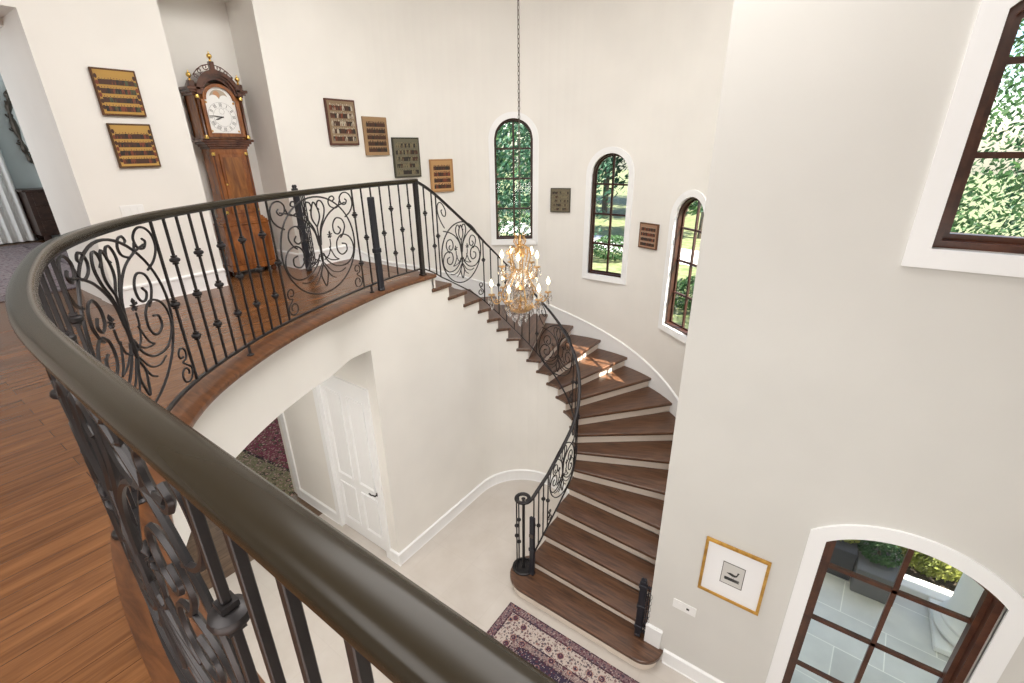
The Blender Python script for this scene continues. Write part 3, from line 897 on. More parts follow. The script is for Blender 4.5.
SH = -.14   # rail length before the corner post that the edge curve does not have
b_s = [.394, .523, .660, .799, .936, 1.075, 1.209]
b_s += [2.28 + .1094 * i for i in range(11)]
S3 = float(np.interp(2.67, BP.Q[len(BP.Q) // 3:, 0], BP.S[len(BP.Q) // 3:])) - SH
b_s += list(np.linspace(4.375, S3 - 1.03, 6 if S3 - 1.03 - 4.375 < .64 else 7)) + [S3 + .105 * i for i in range(16)]
s = b_s[-1]
for i, s in enumerate(b_s):
    s += SH
    if s > BP.len - .12: break
    p = BP.at(s); ks = [HB + .82, HB + .34] if i % 2 == 0 else [HB + .58]
    if s - SH > S3 - .05: ks = [HB + .816, HB + .34] if round((s - SH - S3) / .105) % 2 == 0 else [HB + .58]
    baluster(bal, p, BP.tan(s), ZB, ZR - .04, ks)
for sc in (1.745, 3.875, S3 - .515):
    w = .535 if sc < 2 else .50 if sc < 4.5 else .515
    if sc + w + SH > BP.len: continue
    build_medallion(bal, bmap(sc + SH), w * .90, .425, HB + .612, w, lambda s_: ZR - .05, lambda s_: ZB + .008)
for s in (1.10, 2.80, 4.45, 6.2):   # little stub feet under the bottom rail
    p = BP.at(s + SH); mb = MB(); mb.box(p[0] - .008, p[0] + .008, p[1] - .008, p[1] + .008, HB, ZB)
    mb.lathe([(.026, 0), (.026, .006), (.012, .014)], 12, (p[0], p[1], HB + .001)); obj('foot', mb, M_IRON, bal, smooth=False)
# corner newel
nx, ny = BP.at(.267 + SH)
mb = MB(); w = .024; mb.cham(nx - w, nx + w, ny - w, ny + w, HB + .001, ZR - .03, .004); mb.box(nx - .032, nx + .032, ny - .032, ny + .032, HB + .001, HB + .02)
obj('newel_post', mb, M_IRON, bal, smooth=False)

# stair railing
SP = []; s_list = []
Lt = .85
for v in np.linspace(ny, 0, 18)[:-1]: SP.append((-RR - (abs(nx) - RR) * max(0, min(1, (v / ny))), v))
for a in np.linspace(180, 0, 70): SP.append(pol(RR, a))
for v in np.linspace(0, -.93, 20)[1:]: SP.append((RR, v))
SPth = Path(SP)


def s_at(t):   # stair distance of a tread measure -> rail distance
    return t


NS = []; NZ = []
for k in range(0, 22):
    t, v = front(k)
    if t == 'L': NS.append(v - ny)
    elif t == 'A': NS.append(-ny + RR * math.radians(180 - v))
    else: NS.append(-ny + RR * PI - v)
    NZ.append((22 - k) * R1)
NS = [0.0] + NS[0:]; NZ = [HB + .0] + NZ[0:]
sg = np.linspace(0, SPth.len, 300); zg = np.interp(sg, NS, NZ)
for _ in range(260): zg[1:-1] = .25 * zg[:-2] + .5 * zg[1:-1] + .25 * zg[2:]


def zn(s): return float(np.interp(s, sg, zg))


def hr(s):   # rail height above the nosing line: drops from the landing newel, then constant
    return float(np.interp(s, [0, .30, .7, 1.1, 1.6, 2.2, 2.8, 3.3, 3.9, SPth.len], [1.10, 1.035, .955, .90, .91, .945, .95, .91, .90, .98]))


def br(s): return float(np.interp(s, [0, .3, SPth.len], [.085, .03, .03]))


st = thing('stair_railing', 'slim wrought iron stair railing spiralling down inside the turn', 'railing')
srs = np.linspace(0, SPth.len, 170)
rail_pts = [(*SPth.at(s), zn(s) + hr(s)) for s in srs]
# volute at the foot
e = rail_pts[-1]; vc = (RR - .105, -.95); vol = []
for i in range(1, 30):
    t = i / 29; a = math.radians(0 - 380 * t); rr_ = .105 - .045 * t
    vol.append((vc[0] + rr_ * math.cos(a), -.96 + rr_ * math.sin(a), e[2] - .02 * min(1, t * 3)))
mb = MB(); mb.sweep(rail_pts + vol, RAILTHIN); obj('handrail', mb, M_IRON, st)
mb = MB(); mb.sweep([(*SPth.at(s), zn(s) + br(s)) for s in srs], [(-.009, -.008), (.009, -.008), (.009, .008), (-.009, .008)]); obj('bottom_rail', mb, M_IRON, st, smooth=False)
PANELS = [(.67, .385), (2.20, .36), (3.52, .37)]


def inpanel(s): return any(abs(s - c) < w - .01 for c, w in PANELS)


ss_ = [.11, .22]
for c, w in PANELS: ss_ += [c - w, c + w]
ss_ += list(np.linspace(PANELS[0][0] + PANELS[0][1], PANELS[1][0] - PANELS[1][1], 8)[1:-1]) + list(np.linspace(PANELS[1][0] + PANELS[1][1], PANELS[2][0] - PANELS[2][1], 6)[1:-1]) + [PANELS[2][0] + PANELS[2][1] + .11 * i for i in range(1, 4)]
ss_ = [s for s in ss_ if s < SPth.len - .02]
for i, s in enumerate(sorted(ss_)):
    z0, z1 = zn(s) + br(s), zn(s) + hr(s) - .03; h = z1 - z0
    ks = [z0 + h * .70] if i % 3 == 0 else [z0 + h * .36] if i % 3 == 1 else [z0 + h * .52]
    baluster(st, SPth.at(s), SPth.tan(s), z0, z1, ks)
for c, w in PANELS:
    zc = zn(c) + .50
    mpf = (lambda c_: lambda s, z: (*SPth.at(max(0.0, min(SPth.len, c_ + s))), z))(c)
    build_medallion(st, mpf, w * .90, .39, zc, w, (lambda c_: lambda s: zn(c_ + s) + hr(c_ + s) - .04)(c), (lambda c_: lambda s: zn(c_ + s) + br(c_ + s) + .01)(c), corners=[(-1, 1), (1, 0)], r=.0080)
# volute newel, ring base and its balusters
mb = MB(); vx, vy = vc[0], -.96
mb.lathe([(.024, 0), (.024, .02), (.018, .03), (.018, e[2] - R1 - .06), (.026, e[2] - R1 - .04)], 14, (vx, vy, R1)); 
obj('newel_post', mb, M_IRON, st)
mb = MB(); mb.lathe([(.145, 0), (.145, .012), (.120, .020), (.120, .001)], 28, (vx, vy, R1 + .001)); obj('volute_base', mb, M_IRON, st)
for a in (165, 235):
    p = (vx + .09 * math.cos(math.radians(a)), vy + .09 * math.sin(math.radians(a)))
    baluster(st, p, (1, 0), R1 + .012, e[2] - .05, [R1 + .36 + .2 * (a % 3), R1 + .72])


# ------------------------------------------------------------------ gate posts at the head and foot of the stairs
def gate_post(name, label, x, y, z, h, ornate=False, rot=0.0, latch=None):
    t = thing(name, label, 'gate post', (x, y, z), rot, 'safety gate posts')
    mb = MB(); mb.cham(-.034, .034, -.02, .02, .03, h, .006); mb.cham(-.032, .032, -.026, .026, .0, .035, .006); obj('post', mb, M_NAVY, t, smooth=False)
    if latch:
        kb = MB(); kb.cham(-.030, .030, -.034, -.018, latch, latch + .05, .004); o_ = obj('latch', kb, M_SILVER, t, smooth=False); o_['label'] = 'shiny metal latch'
    for q in ((.12, h * .52, h - .10) if ornate else (h * .42, )):
        kb2 = MB(); kb2.cham(-.042, .042, -.028, .028, q, q + .05, .006); obj('clamp', kb2, M_NAVY, t, smooth=False)
    if ornate:
        gb = MB()
        for i in range(4): gb.box(.035 + i * .022, .045 + i * .022, -.006, .006, .06, h - .05)
        for q in (.08, h - .08): gb.box(.02, .125, -.008, .008, q, q + .018)
        obj('folded_gate', gb, M_NAVY, t, smooth=False)
        sb_ = MB()
        for q in np.linspace(.16, h - .22, 6):
            sb_.tube([(.075 + .03 * math.cos(a), -.012, q + .04 + .045 * math.sin(a)) for a in np.linspace(0, 2 * PI, 16, endpoint=False)], .005, 5, closed=True)
        obj('gate_scrolls', sb_, M_NAVY, t)
        fb = MB()
        for xx in (-.012, .014): fb.lathe([(.008, 0), (.016, .012), (.018, .022), (.010, .036), (.001, .042)], 10, (xx, 0, h))
        obj('knob', fb, M_NAVY, t)
    return t


gate_post('gate_post', 'tall black gate post against the outside of the balcony railing near the stair head', BP.at(.99 + SH)[0] + .05, BP.at(.99 + SH)[1], HB + .002, .97, rot=PI / 2)
gate_post('gate_post', 'black gate post with folded gate beside the clock niche', -2.24, -1.45, HB + .001, 1.0, True, rot=PI * .5)
gate_post('gate_post', 'black gate post on the bottom step beside the curled rail end', .845, -.99, R1 + .001, .92, rot=0, latch=.62)
gate_post('gate_post', 'black gate post with folded gate on the bottom step by the right wall', 2.25, -1.0, R1 + .001, .82, True, rot=.15)


# ------------------------------------------------------------------ icon boards
def wallplace(u, v, z, nx_, ny_):
    """matrix of a board whose local x runs along the wall to the viewer's right, y out of the wall, z up"""
    n = Vector((nx_, ny_, 0)).normalized(); x = Vector((n.y, -n.x, 0)) * -1
    return Matrix(((x.x, n.x, 0, u), (x.y, n.y, 0, v), (x.z, n.z, 1, z), (0, 0, 0, 1)))


FIGC = {k: mat('figure_' + k, c, .6) for k, c in dict(brown=(.060, .022, .010), red=(.18, .042, .018), dark=(.022, .016, .012), green=(.065, .075, .035), gold=(.50, .29, .07), pale=(.46, .40, .30), olive=(.19, .16, .09)).items()}
BOARD = {}


def icon_board(label, u, v, z, n, w, h, rows, ground, rim, figs, rimw=.035, top=.07, halo='gold', side=True, figh=.62, t=.03):
    root = thing('icon_board', label, 'icon', (0, 0, 0), 0, 'painted icons on the walls')
    root.matrix_world = wallplace(u, v, z, *n)
    gm = paint('icon_ground', ground, .5, .14); rm = paint('icon_rim', rim, .5, .12)
    mb = MB(); mb.cham(-w / 2, w / 2, .002, t, -h / 2, h / 2, .003); obj('board', mb, rm, root, smooth=False)
    mb = MB(); e = rimw * .45; mb.box(-w / 2 + e, w / 2 - e, t, t + .003, -h / 2 + e, h / 2 - e); pn = obj('painted_panel', mb, gm, root, smooth=False)
    fm = [FIGC[c] for c in figs]; hi = len(fm); fm.append(FIGC[halo])
    x0, x1 = -w / 2 + rimw * 1.0, w / 2 - rimw * 1.0; z1 = h / 2 - top * .9; z0 = -h / 2 + rimw * .9; rh = (z1 - z0) / rows
    for r_ in range(rows):
        fb = MB(); zb_ = z1 - (r_ + 1) * rh + rh * .05; n_ = random.randint(11, 13); fh = rh * max(figh, .90)
        fb.add([(x0, t + .0035, zb_), (x1, t + .0035, zb_), (x1, t + .0035, zb_ + fh * .66), (x0, t + .0035, zb_ + fh * .66)], [(0, 1, 2, 3)], 0)
        for i in range(n_):
            xc = x0 + (i + .5) * (x1 - x0) / n_ + random.uniform(-.003, .003); fw_ = (x1 - x0) / n_ * .52; hh = fh * random.uniform(.86, 1.0); c = random.randrange(len(figs))
            P = [(-fw_, 0), (fw_, 0), (fw_ * 1.05, hh * .45), (fw_ * .75, hh * .66), (fw_ * .3, hh * .72), (-fw_ * .3, hh * .72), (-fw_ * .75, hh * .66), (-fw_ * 1.05, hh * .45)]
            y = t + .004 + random.uniform(0, .0012)
            fb.add([(xc + a, y, zb_ + q) for a, q in P], [tuple(range(8))], c)
            c2 = random.randrange(len(figs)); fb.add([(xc - fw_ * .35, y + .001, zb_ + hh * .08), (xc + fw_ * .45, y + .001, zb_ + hh * .02), (xc + fw_ * .3, y + .001, zb_ + hh * .55)], [(0, 1, 2)], c2)
            for rad, mi, yy in ((fw_ * .62, hi, y + .0004), (fw_ * .34, random.randrange(len(figs)), y + .001)):
                fb.add([(xc + rad * math.cos(2 * PI * k / 8), yy, zb_ + hh * .85 + rad * 1.15 * math.sin(2 * PI * k / 8)) for k in range(8)], [tuple(range(8))], mi)
        obj('figure_row', fb, fm, root, smooth=False)
    if side:
        for sx in (-1, 1):
            fb = MB()
            for i in range(6):
                zc = h / 2 - rimw * 1.2 - (i + .5) * (h - 2.4 * rimw) / 6
                fb.add([(sx * (w / 2 - rimw * .72) + .012 * math.cos(a), t + .004, zc + .02 * math.sin(a)) for a in np.linspace(0, 2 * PI, 9)[:-1]], [tuple(range(8))], random.randrange(len(figs)))
            obj('border_figures', fb, fm, root, smooth=False)
    return root


G1 = (.46, .27, .065)
icon_board('gold icon with four rows of figures, upper of the two left of the clock', -2.43, -2.873, 5.713, (1, 0), .335, .38, 4, G1, (.10, .04, .015), ['brown', 'red', 'dark', 'green', 'brown'])
icon_board('gold icon with four rows of figures, lower of the two left of the clock', -2.43, -2.868, 5.27, (1, 0), .335, .38, 4, (.50, .30, .08), (.10, .05, .02), ['brown', 'dark', 'red', 'brown'])


def tur(a): return (*pol(RO - .011, a),), (-math.cos(math.radians(a)), -math.sin(math.radians(a)))


icon_board('maroon edged icon with pale figures, highest and leftmost of the picture hang', -2.43, -.530, 5.543, (1, 0), .445, .54, 5, (.25, .175, .105), (.10, .040, .028), ['brown', 'dark', 'pale', 'brown', 'red'], .050, .05, 'pale', False, .8)
icon_board('tan framed icon of five dark brown rows between the maroon icon and the grey icon', -2.43, -.005, 5.385, (1, 0), .41, .49, 5, (.34, .215, .11), (.34, .215, .115), ['brown', 'brown', 'dark'], .045, .055, 'brown', False, .72)
(p, n) = tur(168.6)
icon_board('grey green icon with thin pale lines, just above the corner post of the railing', *p, 5.10, n, .45, .55, 5, (.150, .138, .095), (.050, .045, .030), ['dark', 'olive', 'dark', 'olive', 'brown'], .045, .055, 'olive', False, .84)
(p, n) = tur(155.1)
icon_board('orange tan icon with a wide plain margin, lowest of the hang left of the windows', *p, 4.825, n, .385, .485, 4, (.50, .29, .125), (.38, .21, .09), ['brown', 'red', 'dark', 'brown'], .055, .080, 'brown', False, .72)
(p, n) = tur(108.4)
icon_board('small dark olive icon between the chandelier window and the middle window', *p, 4.41, n, .33, .38, 5, (.155, .135, .090), (.06, .05, .035), ['dark', 'olive', 'brown', 'olive'], .032, .035, 'olive', False, .82)
(p, n) = tur(71.1)
icon_board('small reddish brown icon between the middle window and the lowest window', *p, 3.965, n, .345, .375, 4, (.34, .20, .13), (.12, .055, .03), ['brown', 'dark', 'brown', 'red'], .042, .045, 'pale', False, .74)

# framed bird print on the right wall
root = thing('framed_print', 'small bird print in a wide white mount and thin gold frame', 'picture'); root.matrix_world = wallplace(3.027, -1.0, 1.588, 0, -1)
mb = MB(); w, h = .53, .625
for A, B, d0, d1 in (((w, h), (w - .05, h - .05), .0, .026), ((w - .018, h - .018), (w - .036, h - .036), .026, .032)):
    for sx in (-1, 1):
        mb.box(min(sx * A[0] / 2, sx * B[0] / 2), max(sx * A[0] / 2, sx * B[0] / 2), .001 + d0, d1, -A[1] / 2, A[1] / 2)
        mb.box(-B[0] / 2, B[0] / 2, .001 + d0, d1, min(sx * A[1] / 2, sx * B[1] / 2), max(sx * A[1] / 2, sx * B[1] / 2))
obj('frame', mb, M_GILT, root, smooth=False)
mb = MB(); mb.box(-w / 2 + .02, w / 2 - .02, .002, .012, -h / 2 + .02, h / 2 - .02); obj('mount', mb, M_MAT, root, smooth=False)
mb = MB(); mb.box(-.094, .094, .012, .0135, -.126, .126); mb2 = MB(); mb2.box(-.088, .088, .0135, .0142, -.118, .118)
o = obj('print', mb, mat('print_border', (.10, .095, .09), .7), root, smooth=False); obj('paper', mb2, M_PRINT, o, smooth=False)
bd = MB(); y = .0150
body = smoothline([(-.062, .012), (-.02, .026), (.022, .018), (.040, .030), (.042, .058), (.050, .066), (.060, .060), (.068, .056), (.058, .052), (.052, .030), (.042, .002), (.015, -.012), (-.02, -.006)], 4)
bd.add([(a * .85, y, c * .85) for a, c in body], [tuple(range(len(body)))])
for i in range(7): bd.add([(-.07 + random.uniform(0, .01), y, -.036 - .005 * i), (.066 - random.uniform(0, .02), y, -.034 - .005 * i), (.066, y, -.038 - .005 * i), (-.06, y, -.041 - .005 * i)], [(0, 1, 2, 3)])
bd.box(-.002, .0, y - .0006, y, -.034, -.004); bd.box(.014, .016, y - .0006, y, -.034, -.004)
obj('bird_drawing', bd, mat('ink', (.035, .035, .035), .8), o, smooth=False)


# ------------------------------------------------------------------ switch and socket plates
def plate(name, label, cat, M, w, h, kind):
    root = thing(name, label, cat); root.matrix_world = M
    mb = MB(); mb.cham(-w / 2, w / 2, .0005, .007, -h / 2, h / 2, .002); obj('plate', mb, M_PLATE, root, smooth=False)
    if kind == 'switch':
        for i in (-1, 0, 1):
            kb = MB(); kb.cham(i * w * .3 - .016, i * w * .3 + .016, .007, .010, -.033, .033, .001); obj('rocker', kb, M_PLATE, root, smooth=False)
    else:
        for i, m in ((-.045, M_PLATE), (.035, M_BLACK)):
            kb = MB(); kb.cham(i - .014, i + .014, .007, .010, -.012 if m is M_BLACK else -.030, .012 if m is M_BLACK else .030, .001); o = obj('socket', kb, m, root, smooth=False)
        o['label'] = 'black control window on the plate'


plate('wall_plate', 'white wall plate with a black control low on the right wall below the bird print', 'wall plate', wallplace(2.677, -1.0, .915, 0, -1), .225, .115, 'socket')
plate('light_switch', 'white triple switch plate below the gold icons behind the railing', 'light switch', wallplace(-2.43, -3.035, 4.69, 1, 0), .19, .115, 'switch')

# ------------------------------------------------------------------ longcase clock (front faces +x)
clk = thing('longcase_clock', 'tall mahogany longcase clock with a white arched dial in the niche', 'clock', (-2.825, -1.875, HB + .001), PI / 2)
clk.scale = (.97, 1, .965)
# local frame after the turn: x along the wall to the right, -y out of the wall


def cbox(mb, w, d0, d1, z0, z1, c=.006): return mb.cham(-w / 2, w / 2, d0, d1, z0, z1, c)


D0, D1 = -.145, .105
mb = MB(); cbox(mb, .58, D0 - .01, D1, .07, .14); cbox(mb, .55, D0, D1, .14, .62)
mb.box(-.21, .21, D0 - .010, D0, .20, .56); moul = MB()
obj('base', mb, M_MAHOG, clk, smooth=False)
mb = MB()
for sx in (-1, 1):
    for yy in (D0 + .02, D1 - .05): mb.lathe([(.02, 0), (.032, .02), (.03, .05), (.036, .075)], 12, (sx * .24, yy + .015, 0))
obj('foot', mb, M_MAHOGD, clk)
mb = MB()
for i, (w, z0) in enumerate(((.56, .62), (.53, .645), (.49, .665), (.46, .685))): cbox(mb, w, D0 + .006 * i - .006, D1, z0, z0 + .028)
obj('base_moulding', mb, M_MAHOG, clk, smooth=False)
mb = MB(); cbox(mb, .42, D0 + .03, D1, .70, 1.50); obj('trunk', mb, M_MAHOG, clk, smooth=False)
mb = MB(); mb.cham(-.135, .135, D0 + .014, D0 + .032, .76, 1.44, .004); dr = obj('trunk_door', mb, M_MAHOG, clk, smooth=False)
mb = MB(); mb.box(-.105, .105, D0 + .010, D0 + .016, .80, 1.40); obj('door_veneer', mb, M_FLAME_VENEER, dr, smooth=False)
mb = MB(); mb.lathe([(.010, 0), (.010, .003)], 10); mb.xf(Matrix.Translation((-.12, D0 + .012, 1.10)) @ Matrix.Rotation(PI / 2, 4, 'X')); obj('escutcheon', mb, M_BRASS, dr)
for sx in (-1, 1):
    mb = MB(); mb.lathe([(.020, 0), (.020, .04), (.015, .05), (.015, .64), (.020, .65), (.020, .70)], 12, (sx * .185, D0 + .042, .76)); q = obj('quarter_column', mb, M_MAHOGD, clk)
    for zz_ in (.765, 1.42):
        kb = MB(); kb.lathe([(.023, 0), (.025, .01), (.022, .035)], 12, (sx * .185, D0 + .042, zz_)); obj('brass_cap', kb, M_BRASS, q)
mb = MB()
for i, (w, z0) in enumerate(((.44, 1.49), (.48, 1.515), (.53, 1.54), (.59, 1.565))): cbox(mb, w, D0 + .02 - .010 * i, D1, z0, z0 + .028)
obj('trunk_moulding', mb, M_MAHOGD, clk, smooth=False)
# hood
mb = MB(); cbox(mb, .50, D0 + .02, D1, 1.59, 2.08); obj('hood', mb, M_MAHOG, clk, smooth=False)
mb = MB()


def archframe(mb, w0, w1, z0, zs, r0, r1, d0, d1, n=20):
    A = [(-w0, z0), (w0, z0), (w0, zs)] + [(r0 * math.cos(PI * i / n), zs + .0 + r0 * .92 * math.sin(PI * i / n)) for i in range(n + 1)] + [(-w0, zs)]
    B = [(-w1, z0 + (w0 - w1)), (w1, z0 + (w0 - w1)), (w1, zs)] + [(r1 * math.cos(PI * i / n), zs + r1 * .92 * math.sin(PI * i / n)) for i in range(n + 1)] + [(-w1, zs)]
    m = len(A); vs = [(x, d0, z_) for x, z_ in A] + [(x, d0, z_) for x, z_ in B] + [(x, d1, z_) for x, z_ in B] + [(x, d1, z_) for x, z_ in A]
    fs = [(q * m + i, q * m + (i + 1) % m, ((q + 1) % 4) * m + (i + 1) % m, ((q + 1) % 4) * m + i) for i in range(m) for q in range(4)]
    mb.add(vs, fs)


archframe(mb, .205, .165, 1.62, 2.00, .18, .145, D0 - .012, D0 + .03); hd = obj('hood_door', mb, M_MAHOG, clk, smooth=False)
# dial
mb = MB(); n_ = 20; zs = 2.00
A = [(-.168, 1.655), (.168, 1.655), (.168, zs)] + [(.148 * math.cos(PI * i / n_), zs + .136 * math.sin(PI * i / n_)) for i in range(n_ + 1)] + [(-.168, zs)]
mb.add([(x, D0 + .012, z_) for x, z_ in A], [tuple(range(len(A)))]); mb.add([(x, D0 + .02, z_) for x, z_ in A], [tuple(range(len(A)))])
dial = obj('dial', mb, M_WHITE, clk, smooth=False)
zc = 1.828
nb = MB()
for i in range(12):
    a = PI / 2 - i * PI / 6; ro, ri = .145, .108; strokes = [3, 1, 2, 3, 3, 2, 3, 4, 4, 3, 2, 3][i]
    for k in range(strokes):
        off_ = (k - (strokes - 1) / 2) * .011; ca, sa = math.cos(a), math.sin(a); px, pz = -sa * off_, ca * off_; tw = .0022
        q = [(ca * r_ + px + sg_ * -sa * tw, zc + sa * r_ + pz + sg_ * ca * tw) for r_, sg_ in ((ri, 1), (ri, -1), (ro, -1), (ro, 1))]
        nb.add([(x, D0 + .0105, z_) for x, z_ in q], [(0, 1, 2, 3)])
for rr_ in (.098, .152):
    nb.tube([(rr_ * math.cos(a), D0 + .0105, zc + rr_ * math.sin(a)) for a in np.linspace(0, 2 * PI, 40, endpoint=False)], .0010, 4, closed=True)
nb.tube([(.028 * math.cos(a), D0 + .0105, zc + .060 + .028 * math.sin(a)) for a in np.linspace(0, 2 * PI, 24, endpoint=False)], .0010, 4, closed=True)
obj('numerals', nb, M_BLACK, dial, smooth=False)
hb = MB()
hb.tube([(0, D0 + .006, zc), (-.060, D0 + .006, zc - .022), (-.085, D0 + .006, zc - .030)], [.003, .007, .001], 6); hb.tube([(0, D0 + .004, zc), (-.070, D0 + .004, zc + .006), (-.125, D0 + .004, zc + .012)], [.003, .005, .001], 6); hb.ball((0, D0 + .004, zc), .007)
obj('hands', hb, M_BLACK, dial)
mb = MB(); mb.add([(.098 * math.cos(PI * i / 16), D0 + .0105, zs + .018 + .092 * math.sin(PI * i / 16)) for i in range(17)], [tuple(range(17))]); o = obj('moon_arch', mb, paint('moon_sky', (.42, .36, .28), .6, .2), dial, smooth=False)
mb = MB(); mb.add([(-.02 + .036 * math.cos(a), D0 + .0100, zs + .058 + .036 * math.sin(a)) for a in np.linspace(0, 2 * PI, 17)[:-1]], [tuple(range(16))])
obj('painted_moon', mb, mat('moon_paint', (.50, .27, .14), .6), dial, smooth=False)
for sx in (-1, 1):
    mb = MB(); mb.add([(sx * .055 + .05 * math.cos(PI * i / 10), D0 + .0098, zs + .012 + .042 * math.sin(PI * i / 10)) for i in range(11)], [tuple(range(11))]); obj('dial_hemisphere', mb, M_WHITE, dial, smooth=False)
    # corner spandrel flowers
    for zz_ in (1.680, 1.975):
        kb = MB(); kb.add([(sx * .148 + .013 * math.cos(a), D0 + .0104, zz_ + .013 * math.sin(a)) for a in np.linspace(0, 2 * PI, 9)[:-1]], [tuple(range(8))]); obj('spandrel', kb, FIGC['gold'], dial, smooth=False)
# hood columns, cornice, arched pediment
for sx in (-1, 1):
    mb = MB(); mb.lathe([(.022, 0), (.022, .03), (.015, .04), (.013, .40), (.018, .42), (.020, .45)], 12, (sx * .232, D0 - .008, 1.595)); q = obj('hood_column', mb, M_MAHOGD, clk)
    for zz_ in (1.60, 2.01):
        kb = MB(); kb.lathe([(.023, 0), (.024, .012), (.019, .035)], 12, (sx * .232, D0 - .008, zz_)); obj('brass_cap', kb, M_BRASS, q)
    mb = MB(); P = smoothline([(D1 - .02, 1.62), (D1 + .02, 1.66), (D1 + .005, 1.74), (D1 + .03, 1.82), (D1 + .005, 1.90), (D1 + .025, 1.98), (D1 - .02, 2.04)], 4)
    mb.add([(sx * .25, a, c) for a, c in P] + [(sx * .262, a, c) for a, c in P], [tuple(range(len(P))), tuple(range(2 * len(P) - 1, len(P) - 1, -1))] + [(i, i + 1, len(P) + i + 1, len(P) + i) for i in range(len(P) - 1)]); obj('side_ear', mb, M_MAHOGD, clk)
mb = MB()
for r0, r1, dd in ((.255, .19, .015), (.285, .225, .035), (.305, .255, .055)):
    n_ = 24; zz_ = 2.05; vs = []
    for i in range(n_ + 1):
        a = PI * i / n_; ca, sa = math.cos(a), math.sin(a)
        for rr_, yy in ((r0, D0 + .02 - dd), (r1, D0 + .02 - dd), (r1, D1), (r0, D1)): vs.append((rr_ * .78 * ca, yy, zz_ + rr_ * .82 * sa))
    fs = [(4 * i + q, 4 * i + (q + 1) % 4, 4 * i + 4 + (q + 1) % 4, 4 * i + 4 + q) for i in range(n_) for q in range(4)] + [(0, 1, 2, 3), tuple(4 * n_ + q for q in (3, 2, 1, 0))]
    mb.add(vs, fs)
for sx in (-1, 1):
    for w0, w1, dd, z0 in ((.20, .275, .02, 2.04), (.19, .30, .04, 2.065), (.19, .32, .055, 2.09)):
        mb.cham(min(sx * w0, sx * w1), max(sx * w0, sx * w1), D0 + .02 - dd, D1, z0, z0 + .03, .004)
    mb.cham(sx * .255 - .03, sx * .255 + .03, D0 - .01, D0 + .05, 2.12, 2.18, .004)
mb.cham(-.025, .025, D0 - .005, D0 + .045, 2.29, 2.385, .004)
obj('pediment', mb, M_MAHOGD, clk, smooth=False)
mb = MB()
for sx in (-1, 1):
    P = [spiral(sx * .07, 2.325, .030, .008, 200 if sx > 0 else -20, (200 + 400) if sx > 0 else (-20 - 400)), spiral(sx * .135, 2.285, .028, .008, 200 if sx > 0 else -20, 600 if sx > 0 else -420), spiral(sx * .185, 2.235, .022, .007, 180 if sx > 0 else 0, 560 if sx > 0 else -380)]
    for q in P: mb.tube([(x, D0 + .02, z_) for x, z_ in q], .0055, 5)
    mb.tube([(sx * .03, D0 + .02, 2.355), (sx * .10, D0 + .02, 2.335), (sx * .16, D0 + .02, 2.295), (sx * .21, D0 + .02, 2.24)], .005, 5)
obj('fretwork', mb, M_MAHOGD, clk)
for x, z_ in ((0, 2.385), (-.255, 2.18), (.255, 2.18)):
    mb = MB(); mb.lathe([(.014, 0), (.014, .008), (.007, .016), (.012, .028), (.024, .040), (.027, .055), (.020, .070), (.007, .078), (.006, .088), (.001, .10)], 12, (x, D0 + .02, z_)); obj('finial', mb, M_BRASS, clk)

# ------------------------------------------------------------------ chandelier
ch = thing('chandelier', 'gilt crystal chandelier with lit candle bulbs hanging in the stairwell', 'chandelier', (0, 0, 3.275))
Z0 = 3.275
mb = MB(); z = 4.24; k = 0; n_l = 0
while z < TOP - .03:
    mb2 = [(.011 * math.cos(a) * (1 if k % 2 == 0 else 0), .011 * math.cos(a) * (0 if k % 2 == 0 else 1), z - Z0 + .026 + .026 * math.sin(a)) for a in np.linspace(0, 2 * PI, 10, endpoint=False)]
    mb.tube(mb2, .0042, 5, closed=True); z += .042; k += 1
obj('chain', mb, M_SILVER, ch)
mb = MB(); mb.lathe([(.010, 0), (.03, .02), (.02, .05), (.035, .09), (.018, .12), (.03, .16), (.012, .20), (.012, .26), (.05, .28), (.06, .30), (.03, .33), (.012, .36), (.012, .70), (.04, .72), (.055, .76), (.03, .79), (.02, .86), (.03, .90), (.012, .93), (.012, .97)], 16); obj('stem', mb, M_GOLD, ch)
mb = MB(); mb.lathe([(.02, -.02), (.10, .00), (.155, .04), (.165, .055), (.150, .052), (.09, .02), (.02, .012)], 24)
for i in range(16):
    a = 2 * PI * i / 16; mb.tube([(.05 * math.cos(a), .05 * math.sin(a), -.005), (.12 * math.cos(a), .12 * math.sin(a), .018), (.17 * math.cos(a), .17 * math.sin(a), .06), (.19 * math.cos(a), .19 * math.sin(a), .07)], [.004, .008, .006, .003], 5)
obj('bowl', mb, M_GOLD, ch)
crown = MB()
for i in range(8):
    a = 2 * PI * i / 8
    P = smoothline([(.02, .84), (.06, .86), (.075, .90), (.055, .945), (.075, .98)], 4); crown.tube([(r_ * math.cos(a), r_ * math.sin(a), z_) for r_, z_ in P], .005, 5)
crown.lathe([(.055, .84), (.06, .845), (.055, .85)], 16); obj('crown', crown, M_GOLD, ch)
